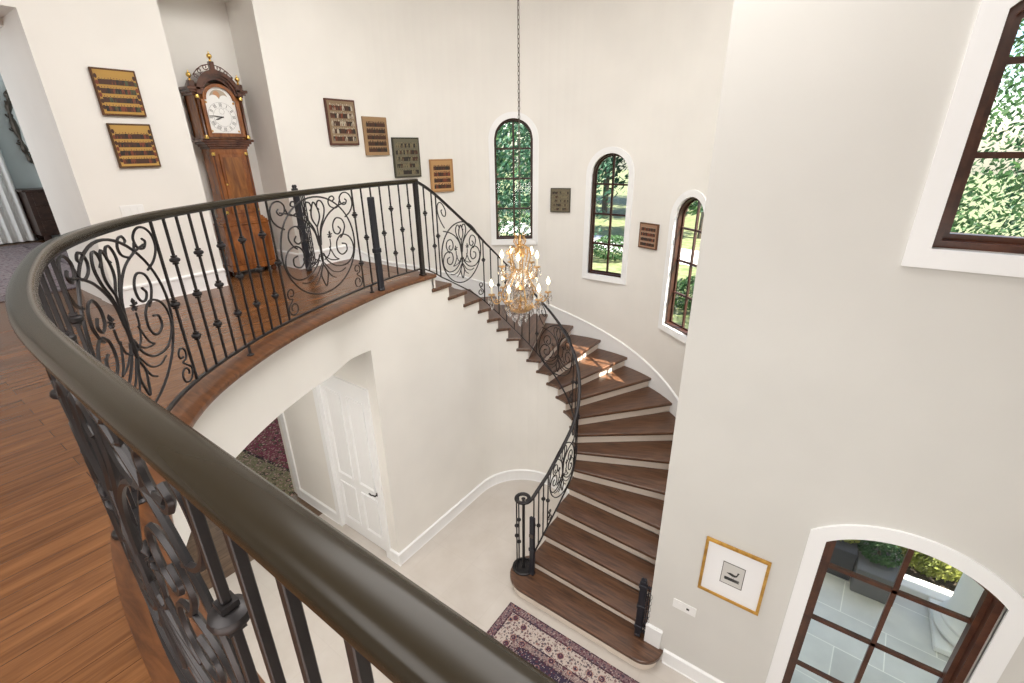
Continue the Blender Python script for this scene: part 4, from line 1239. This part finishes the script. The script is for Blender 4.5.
for i in range(6):
    a = 2 * PI * i / 6 + .35
    cg = MB(); P = smoothline([(.03, .02), (.12, .03), (.21, .10), (.245, .19), (.215, .29), (.15, .38), (.105, .48), (.10, .58), (.125, .68), (.135, .76), (.10, .82), (.06, .80), (.055, .75), (.08, .73)], 5)
    cg.tube([(r_ * math.cos(a), r_ * math.sin(a), z_) for r_, z_ in P], .0085, 6)
    for (r_, z_, s_) in ((.245, .19, 1), (.105, .48, -1), (.13, .73, 1)):
        sp = spiral(r_ + .026 * s_, z_ + .02, .030, .008, 180 if s_ > 0 else 0, 560 if s_ > 0 else 380, 16); cg.tube([(q * math.cos(a), q * math.sin(a), w_) for q, w_ in sp], .0055, 5)
        for dz in (-.03, .03): cg.tube([(r_ * math.cos(a), r_ * math.sin(a), z_ + dz), ((r_ + .03 * s_) * math.cos(a + .1), (r_ + .03 * s_) * math.sin(a + .1), z_ + dz * 2.0)], [.008, .002], 5)
    obj('cage_arm', cg, M_GOLD, ch)


def candle_arm(a, r0, z0, r1, z1, hc):
    ca, sa = math.cos(a), math.sin(a); am = MB()
    P = smoothline([(r0, z0), (r0 + (r1 - r0) * .35, z0 - .055), (r0 + (r1 - r0) * .75, z0 - .045), (r1, z1 - .03), (r1, z1)], 5); am.tube([(r_ * ca, r_ * sa, z_) for r_, z_ in P], .0075, 6)
    sp = spiral(r0 + (r1 - r0) * .5, z0 - .02, .035, .008, 270, 640, 16); am.tube([(q * ca, q * sa, w_) for q, w_ in sp], .0055, 5)
    am.lathe([(.008, 0), (.022, .006), (.042, .016), (.046, .024), (.040, .022), (.018, .016), (.014, .03)], 14, (r1 * ca, r1 * sa, z1)); o_ = obj('candle_arm', am, M_GOLD, ch)
    cm = MB(); cm.lathe([(.0125, 0), (.0125, hc), (.006, hc + .004)], 10, (r1 * ca, r1 * sa, z1 + .02)); obj('candle_sleeve', cm, M_CANDLE, o_)
    bm_ = MB(); bm_.lathe([(.007, 0), (.019, .018), (.023, .036), (.016, .064), (.007, .086), (.001, .10)], 10, (r1 * ca, r1 * sa, z1 + .022 + hc)); obj('bulb', bm_, M_BULB, o_)
    return r1 * ca, r1 * sa, z1


drops = MB(); tips = []
for i in range(6): tips.append(candle_arm(2 * PI * i / 6 + .75, .235, .17, .36, .215, .10))
for i in range(5): tips.append(candle_arm(2 * PI * i / 5 + .2, .105, .50, .225, .575, .10))


def drop(mb, x, y, z, s=1.0):
    mb.lathe([(.001, -.085 * s), (.010 * s, -.070 * s), (.017 * s, -.048 * s), (.012 * s, -.025 * s), (.003 * s, -.006 * s), (.001, 0)], 6, (x, y, z))
    mb.lathe([(.001, -.008 * s), (.008 * s, 0), (.001, .008 * s)], 6, (x, y, z + .012 * s))


k = 0
for (x, y, z) in tips:
    dm = MB()
    for j in range(4):
        a = j * PI / 2 + .4; drop(dm, x + .038 * math.cos(a), y + .038 * math.sin(a), z - .005, 1.2)
    drop(dm, x, y, z - .06, 1.5); obj('crystal_drops', dm, M_CRYSTAL, ch)
dm = MB()
for i in range(14):
    a = 2 * PI * i / 14; drop(dm, .165 * math.cos(a), .165 * math.sin(a), .035, 1.0)
for i in range(7):
    a = 2 * PI * i / 7; drop(dm, .09 * math.cos(a), .09 * math.sin(a), -.035, 1.25)
drop(dm, 0, 0, -.06, 1.9)
obj('crystal_drops', dm, M_CRYSTAL, ch)
for i in range(6):
    a = 2 * PI * i / 6 + .35 + PI / 6; dm = MB(); kx = 1.45
    for (r_, z_, s_) in ((.10, .62, 1.0), (.085, .49, 1.2), (.10, .355, 1.5), (.145, .265, 1.5), (.06, .215, 1.7), (.16, .44, .8)): drop(dm, r_ * math.cos(a), r_ * math.sin(a), z_, s_ * kx)
    for j in range(9):
        t = j / 8; r_ = .07 + .12 * t + .0 * t; z_ = .70 - .42 * t - .10 * math.sin(PI * t); dm.lathe([(.001, -.009), (.009, 0), (.001, .009)], 6, (r_ * math.cos(a + .25), r_ * math.sin(a + .25), z_))
    obj('crystal_strand', dm, M_CRYSTAL, ch)
lamp('chandelier_glow', 'POINT', (0, 0, 3.72), 6, (1, .86, .66), .22)


# ------------------------------------------------------------------ rugs
def rug_mat(name, cx, cy, hw, hh, bands, field, motif, scale=9.0):
    """concentric border bands measured from the edge, flowers from voronoi cells"""
    m = mat(name, (.3, .2, .2), .95, spec=.1); v = coords(m)
    sep = N(m, 'ShaderNodeSeparateXYZ'); lk(m, v, sep.inputs[0])

    def mth(op, a, b_=None):
        q = N(m, 'ShaderNodeMath', operation=op)
        for i, x in enumerate((a, b_)):
            if x is None: continue
            if isinstance(x, (int, float)): q.inputs[i].default_value = x
            else: lk(m, x, q.inputs[i])
        return q.outputs[0]
    dx = mth('SUBTRACT', hw, mth('ABSOLUTE', sep.outputs[0])); dy = mth('SUBTRACT', hh, mth('ABSOLUTE', sep.outputs[1])); d = mth('MINIMUM', dx, dy)
    st_ = [(0.0, bands[0][1])] ; dd = 0
    T = sum(b_[0] for b_ in bands) + .05
    stops = []
    for w_, c_ in bands: stops.append((dd / T, c_)); dd += w_
    stops.append((dd / T, field))
    base = ramp(m, stops, 'CONSTANT'); lk(m, mth('DIVIDE', d, T), base.inputs[0])
    vo = N(m, 'ShaderNodeTexVoronoi', Scale=scale, Randomness=.75); lk(m, v, vo.inputs['Vector'])
    vo2 = N(m, 'ShaderNodeTexVoronoi', Scale=scale * 3.6, Randomness=1.0); lk(m, v, vo2.inputs['Vector'])
    fl = ramp(m, [(0, motif[0]), (.16, motif[1]), (.24, motif[2]), (.31, (0, 0, 0))], 'CONSTANT'); lk(m, vo.outputs['Distance'], fl.inputs[0])
    mask = ramp(m, [(0, (1, 1, 1)), (.31, (0, 0, 0))], 'CONSTANT'); lk(m, vo.outputs['Distance'], mask.inputs[0])
    mask2 = ramp(m, [(0, (.8,) * 3), (.40, (0, 0, 0))], 'CONSTANT'); lk(m, vo2.outputs['Distance'], mask2.inputs[0])
    inv = ramp(m, [(0, motif[0]), (.5, motif[1]), (1, motif[2])], 'CONSTANT'); lk(m, vo2.outputs['Color'], inv.inputs[0])
    m1 = N(m, 'ShaderNodeMix', data_type='RGBA'); lk(m, mask2.outputs[0], m1.inputs['Factor']); lk(m, base.outputs[0], m1.inputs['A']); lk(m, inv.outputs[0], m1.inputs['B'])
    m2 = N(m, 'ShaderNodeMix', data_type='RGBA'); lk(m, mask.outputs[0], m2.inputs['Factor']); lk(m, m1.outputs['Result'], m2.inputs['A']); lk(m, fl.outputs[0], m2.inputs['B'])
    vo3 = N(m, 'ShaderNodeTexVoronoi', Scale=scale * 7.5, Randomness=1.0); lk(m, v, vo3.inputs['Vector'])
    k3 = ramp(m, [(0, (.75,) * 3), (.36, (0, 0, 0))], 'CONSTANT'); lk(m, vo3.outputs['Distance'], k3.inputs[0])
    c3 = ramp(m, [(0, motif[1]), (.4, field), (.7, motif[0])], 'CONSTANT'); lk(m, vo3.outputs['Color'], c3.inputs[0])
    m3 = N(m, 'ShaderNodeMix', data_type='RGBA'); lk(m, k3.outputs[0], m3.inputs['Factor']); lk(m, m2.outputs['Result'], m3.inputs['A']); lk(m, c3.outputs[0], m3.inputs['B'])
    lk(m, m3.outputs['Result'], bsdf(m).inputs['Base Color'])
    return m


CRM = (.47, .40, .36); NVY = (.045, .035, .06); MAR = (.115, .045, .06)
hw, hh = 1.25, .90
M_RUG = rug_mat('persian_rug', 0, 0, hw, hh, [(.012, (.05, .02, .03)), (.075, (.20, .13, .14)), (.018, (.06, .03, .04)), (.20, CRM), (.018, (.06, .03, .04)), (.07, (.26, .19, .18)), (.018, (.05, .03, .04)), (.10, NVY), ], CRM, [MAR, NVY, (.30, .15, .13)], 8.0)
mb = MB(); mb.cham(-hw, hw, -hh, hh, 0, .010, .003); o = obj('persian_rug', mb, M_RUG, smooth=False, loc=(.776 + hw, -1.365 - hh, .001)); tag(o, 'cream and maroon patterned rug on the stone floor before the bottom step', 'rug')
M_RUG2 = rug_mat('floral_rug', 0, 0, 1.6, 1.3, [(.05, (.05, .03, .03)), (.55, (.20, .18, .10)), (.06, (.03, .02, .025))], (.17, .04, .06), [(.45, .27, .24), (.10, .11, .05), (.03, .02, .03)], 7.0)
mb = MB(); mb.cham(-1.6, 1.6, -1.3, 1.3, 0, .010, .003); o = obj('floral_rug', mb, M_RUG2, smooth=False, loc=(-5.0, -.95, .001), rot=(0, 0, .12)); tag(o, 'crimson and olive floral rug seen through the opening below the balcony', 'rug')
M_RUG3 = rug_mat('hall_rug', 0, 0, 2.2, 1.3, [(.05, (.10, .08, .09)), (.2, (.22, .19, .20)), (.03, (.10, .08, .09))], (.30, .25, .26), [(.16, .10, .12), (.22, .20, .22), (.36, .32, .31)], 6.0)
mb = MB(); mb.cham(-2.2, 2.2, -1.3, 1.3, 0, .010, .003); o = obj('bedroom_rug', mb, M_RUG3, smooth=False, loc=(-5.95, -4.1, HB + .001)); tag(o, 'muted grey and mauve rug in the room beyond the landing', 'rug')

# ------------------------------------------------------------------ room beyond the landing
cab = thing('cabinet', 'dark walnut chest of drawers in the room at far left', 'cabinet', (-8.25, -2.29, HB + .012))
cab.scale = (1, 1.9, 1.09)
mb = MB(); mb.cham(-.30, .30, -.26, .26, .10, .76, .006); mb.cham(-.32, .32, -.28, .28, .76, .79, .006); obj('body', mb, M_CABINET, cab, smooth=False)
for z0 in (.14, .35, .56):
    mb = MB(); mb.cham(.300, .312, -.225, .225, z0, z0 + .185, .003); q = obj('drawer', mb, M_CABINET, cab, smooth=False)
    kb = MB(); kb.ball((.325, 0, z0 + .09), .014); obj('knob', kb, M_BRASS, q)
mb = MB()
for sx in (-1, 1):
    for sy in (-1, 1): mb.lathe([(.02, 0), (.03, .03), (.025, .10)], 10, (sx * .26, sy * .22, 0))
obj('foot', mb, M_CABINET, cab)
mr = thing('mirror', 'oval mirror in a carved dark silver frame on the pale blue wall', 'mirror', (-8.6, -2.09, 5.62))
mb = MB(); rx, rz = .40, .70
mb.tube([(.03, rx * math.copysign(abs(math.cos(a)) ** .55, math.cos(a)) * (1 + .02 * math.sin(9 * a)), rz * math.copysign(abs(math.sin(a)) ** .7, math.sin(a))) for a in np.linspace(0, 2 * PI, 90, endpoint=False)], [.035 + .016 * math.sin(i * 1.3) for i in range(90)], 7, closed=True)
for i in range(22):
    a = 2 * PI * i / 22; sp = spiral(0, 0, .05, .012, 0, 420, 14); mb.tube([(.035, (rx + .03) * math.cos(a) + x * math.cos(a) - z_ * math.sin(a), (rz + .03) * math.sin(a) + x * math.sin(a) + z_ * math.cos(a)) for x, z_ in sp], .011, 5)
obj('frame', mb, M_SILVER, mr)
mb = MB(); mb.add([(.02, rx * math.cos(a), rz * math.sin(a)) for a in np.linspace(0, 2 * PI, 41)[:-1]], [tuple(range(40))]); obj('glass', mb, M_MIRROR, mr, smooth=False)
mb = MB(); P = []
for i in range(121): P.append((-8.42 + .045 * math.sin(i * .95), -2.80 - i * .020, HB + .02))
vs = []; fs = []
for z_ in (0, 1.2, 2.4):
    for j, p in enumerate(P): vs.append((p[0] * 1.0 + (.012 * math.sin(j) * (z_ / 2.4)), p[1], p[2] + z_ * .98))
n_ = len(P)
for r_ in range(2): fs += [(r_ * n_ + j, r_ * n_ + j + 1, (r_ + 1) * n_ + j + 1, (r_ + 1) * n_ + j) for j in range(n_ - 1)]
i0 = len(vs); vs += [(x - .006, y, z_) for x, y, z_ in vs]; fs += [tuple(reversed([q + i0 for q in f])) for f in fs]
mb.add(vs, fs); o = obj('curtain', mb, M_SHEER); tag(o, 'white sheer curtain in pleats reaching the floor at far left', 'curtain')

# ------------------------------------------------------------------ outside
GZ = -.25
b = MB(); b.box(-70, 90, 2.9, 120, GZ - .2, GZ); b.box(9.5, 90, -40, 2.9, GZ - .2, GZ)
struct('ground_lawn', b, M_LAWN, 'lawn outside the turret windows', 'lawn')
b = MB(); b.box(2.66, 9.5, 1.75, 6.5, GZ - .2, -.06); struct('ground_bed', b, paint('dark_soil', (.045, .035, .025), .95, .3), 'dark planting bed beyond the terrace curb', 'planting bed')
b = MB(); b.box(2.66, 9.5, -.76, 1.75, GZ - .2, -.05); struct('ground_terrace', b, M_PAVER, 'pale stone terrace outside the lower right window', 'terrace')
b = MB(); b.prism([(-26, 24.2), (-3.0, 19.0), (6, 15.0), (7, 18.0), (-2.5, 22.5), (-26, 28.6)], GZ, GZ + .02); struct('ground_driveway', b, M_ROAD, 'pale driveway beyond the turret windows', 'driveway')
b = MB(); b.box(2.66, 9.4, -.76, 2.0, 3.35, 3.55); struct('ceiling_porch', b, M_STONEW, 'white porch roof above the terrace', 'porch roof')


def leaves(mb, c, rad, n, size, flat=1.0):
    for _ in range(n):
        while True:
            p = Vector((random.uniform(-1, 1), random.uniform(-1, 1), random.uniform(-1, 1)))
            if .25 < p.length < 1: break
        q = p.normalized() * (p.length ** .45); ctr = Vector((c[0] + q.x * rad[0], c[1] + q.y * rad[1], c[2] + q.z * rad[2]))
        a = Vector((random.uniform(-1, 1), random.uniform(-1, 1), random.uniform(-1, 1))).normalized(); d = a.orthogonal().normalized(); e_ = a.cross(d); s = size * random.uniform(.6, 1.3)
        mb.add([ctr - d * s, ctr - e_ * s * .45 + a * s * .1, ctr + d * s, ctr + e_ * s * .45 + a * s * .1], [(0, 1, 2, 3)])


def tree(name, label, x, y, h, r, m, n=900, size=.22, zlow=.25, group='trees outside the windows'):
    t = thing(name, label, 'tree', (x, y, GZ), 0, group)
    mb = MB(); mb.tube([(0, 0, 0), (.1, .05, h * .35), (-.05, .1, h * .7)], [.05 * h ** .6, .04 * h ** .6, .015 * h ** .6], 7); obj('trunk', mb, M_BARK, t)
    mb = MB(); zc_ = h * (1 + zlow) / 2
    for i in range(7):
        a = 2 * PI * i / 7; leaves(mb, (r * .5 * math.cos(a), r * .5 * math.sin(a), zc_ + h * .22 * math.sin(i * 2.3)), (r * .62, r * .62, h * (1 - zlow) * .36), n // 7, size)
    leaves(mb, (0, 0, zc_), (r * .8, r * .8, h * (1 - zlow) * .5), n // 3, size)
    obj('crown', mb, m, t, smooth=False); return t


tree('tree', 'deep green tree filling the chandelier window from the left', -6.6, 7.4, 9.5, 1.7, M_LEAFT, 5000, .085, .02)
tree('tree', 'deep green tree filling the chandelier window from the right', -6.0, 11.3, 10.0, 1.9, M_LEAFT, 5000, .09, .02)
tree('tree', 'broad green tree behind the chandelier window', -11.5, 14.5, 12, 3.2, M_LEAF, 3000, .2, .02)
tree('tree', 'tall pale tree at the left of the middle window', -22.0, 42, 18, 5.5, M_LEAF, 3000, .35, .10)
tree('tree', 'tall tree at the centre of the middle window', -15.5, 36, 17, 4.6, M_LEAFT, 3000, .32, .16)
tree('tree', 'bright yellow green tree at the right of the middle window', -13.0, 47, 19, 5.5, M_LEAFY, 3000, .38, .10)
tree('tree', 'dark tree between the middle window and the lowest window', -8.6, 37, 15, 4.2, M_LEAFT, 2600, .32, .10)
tree('tree', 'green tree high in the lowest turret window', -4.6, 27, 11, 2.9, M_LEAF, 2600, .24, .22)
tree('tree', 'dense tree deep in the lowest turret window', -6.0, 48, 18, 5.4, M_LEAFT, 2400, .38, .10)
tree('tree', 'pale tree on the bank seen in the upper right window', 4.6, 10.5, 8.0, 2.2, M_LEAF, 7000, .075, .02)
tree('tree', 'dark tree on the bank at the right of the upper right window', 8.6, 12.0, 8.5, 2.4, M_LEAFT, 6000, .075, .02)
tree('tree', 'dark tree on the bank at the left of the upper right window', 1.0, 13.5, 8.5, 2.2, M_LEAFT, 4000, .075, .02)


def bush(label, x, y, z, r, rz, m, n=700, size=.06, name='bush', group='bushes outside the windows'):
    t = thing(name, label, 'bush', (x, y, z), 0, group); mb = MB(); leaves(mb, (0, 0, rz), (r, r, rz), n, size); obj('foliage', mb, m, t, smooth=False)
    mb = MB(); mb.tube([(0, 0, 0), (0, 0, rz)], [.03, .012], 6); obj('stem', mb, M_BARK, t); return t


bush('clipped round hedge ball on the lawn low in the middle window', -6.7, 18.3, GZ, 1.15, .62, M_LEAF, 1900, .08)
bush('clipped hedge in the lowest turret window', -.9, 12.2, GZ, .9, .6, M_LEAF, 1500, .08)
# terrace: planter blocks, curb, shrubs, column
b = MB(); b.cham(4.19, 4.62, 1.27, 1.85, -.05, .33, .01); o = obj('planter', b, M_PLANTER, smooth=False); tag(o, 'grey stone planter block on the terrace in the lower right window', 'planter')
b = MB(); b.cham(3.60, 4.175, 1.42, 2.10, -.05, .40, .01); o = obj('planter', b, paint('dark_planter_wall', (.05, .052, .058), .8, .12), smooth=False); tag(o, 'darker planter block left of the grey stone planter', 'planter')
b = MB(); b.cham(4.66, 9.4, 1.62, 1.86, -.05, .06, .01); o = obj('terrace_curb', b, M_STONEW, smooth=False); tag(o, 'low white curb along the terrace edge', 'curb')
bush('sunlit yellow green shrub behind the white curb', 5.00, 2.32, -.05, .46, .34, M_LEAFY, 2600, .04)
bush('yellow green shrub half hidden by the white column', 5.90, 2.40, -.05, .46, .40, M_LEAFY, 2200, .04)
bush('green shrub behind the grey planter', 4.35, 2.42, -.05, .38, .34, M_LEAF, 2200, .04)
bush('trailing yellow green plant over the dark planter', 4.00, 1.74, .37, .22, .12, M_LEAFY, 700, .03)
bush('green and yellow plant spreading over the top of the grey planter', 4.40, 1.66, .31, .24, .10, M_LEAF, 900, .03)
bush('tall green shrub on the left behind the planters', 3.55, 2.85, -.05, .50, .60, M_LEAFT, 2000, .05)
bush('far green shrub above the sunlit terrace shrubs', 5.3, 3.35, -.05, .52, .52, M_LEAF, 2000, .05)
bush('far dark shrub behind the green terrace shrub', 4.3, 3.4, -.05, .46, .55, M_LEAFT, 2000, .05)
col = thing('column', 'thick white stone column on a round base on the terrace', 'column', (5.36, 1.26, -.05))
mb = MB(); mb.cham(-.385, .385, -.385, .385, 0, .08, .01); obj('plinth', mb, M_STONEW, col, smooth=False)
mb = MB(); mb.lathe([(.37, .10), (.395, .15), (.37, .20), (.34, .215), (.34, .23), (.35, .26), (.33, .28), (.315, .30), (.305, .40), (.30, 3.2), (.30, 3.39)], 40); obj('shaft', mb, M_STONEW, col)
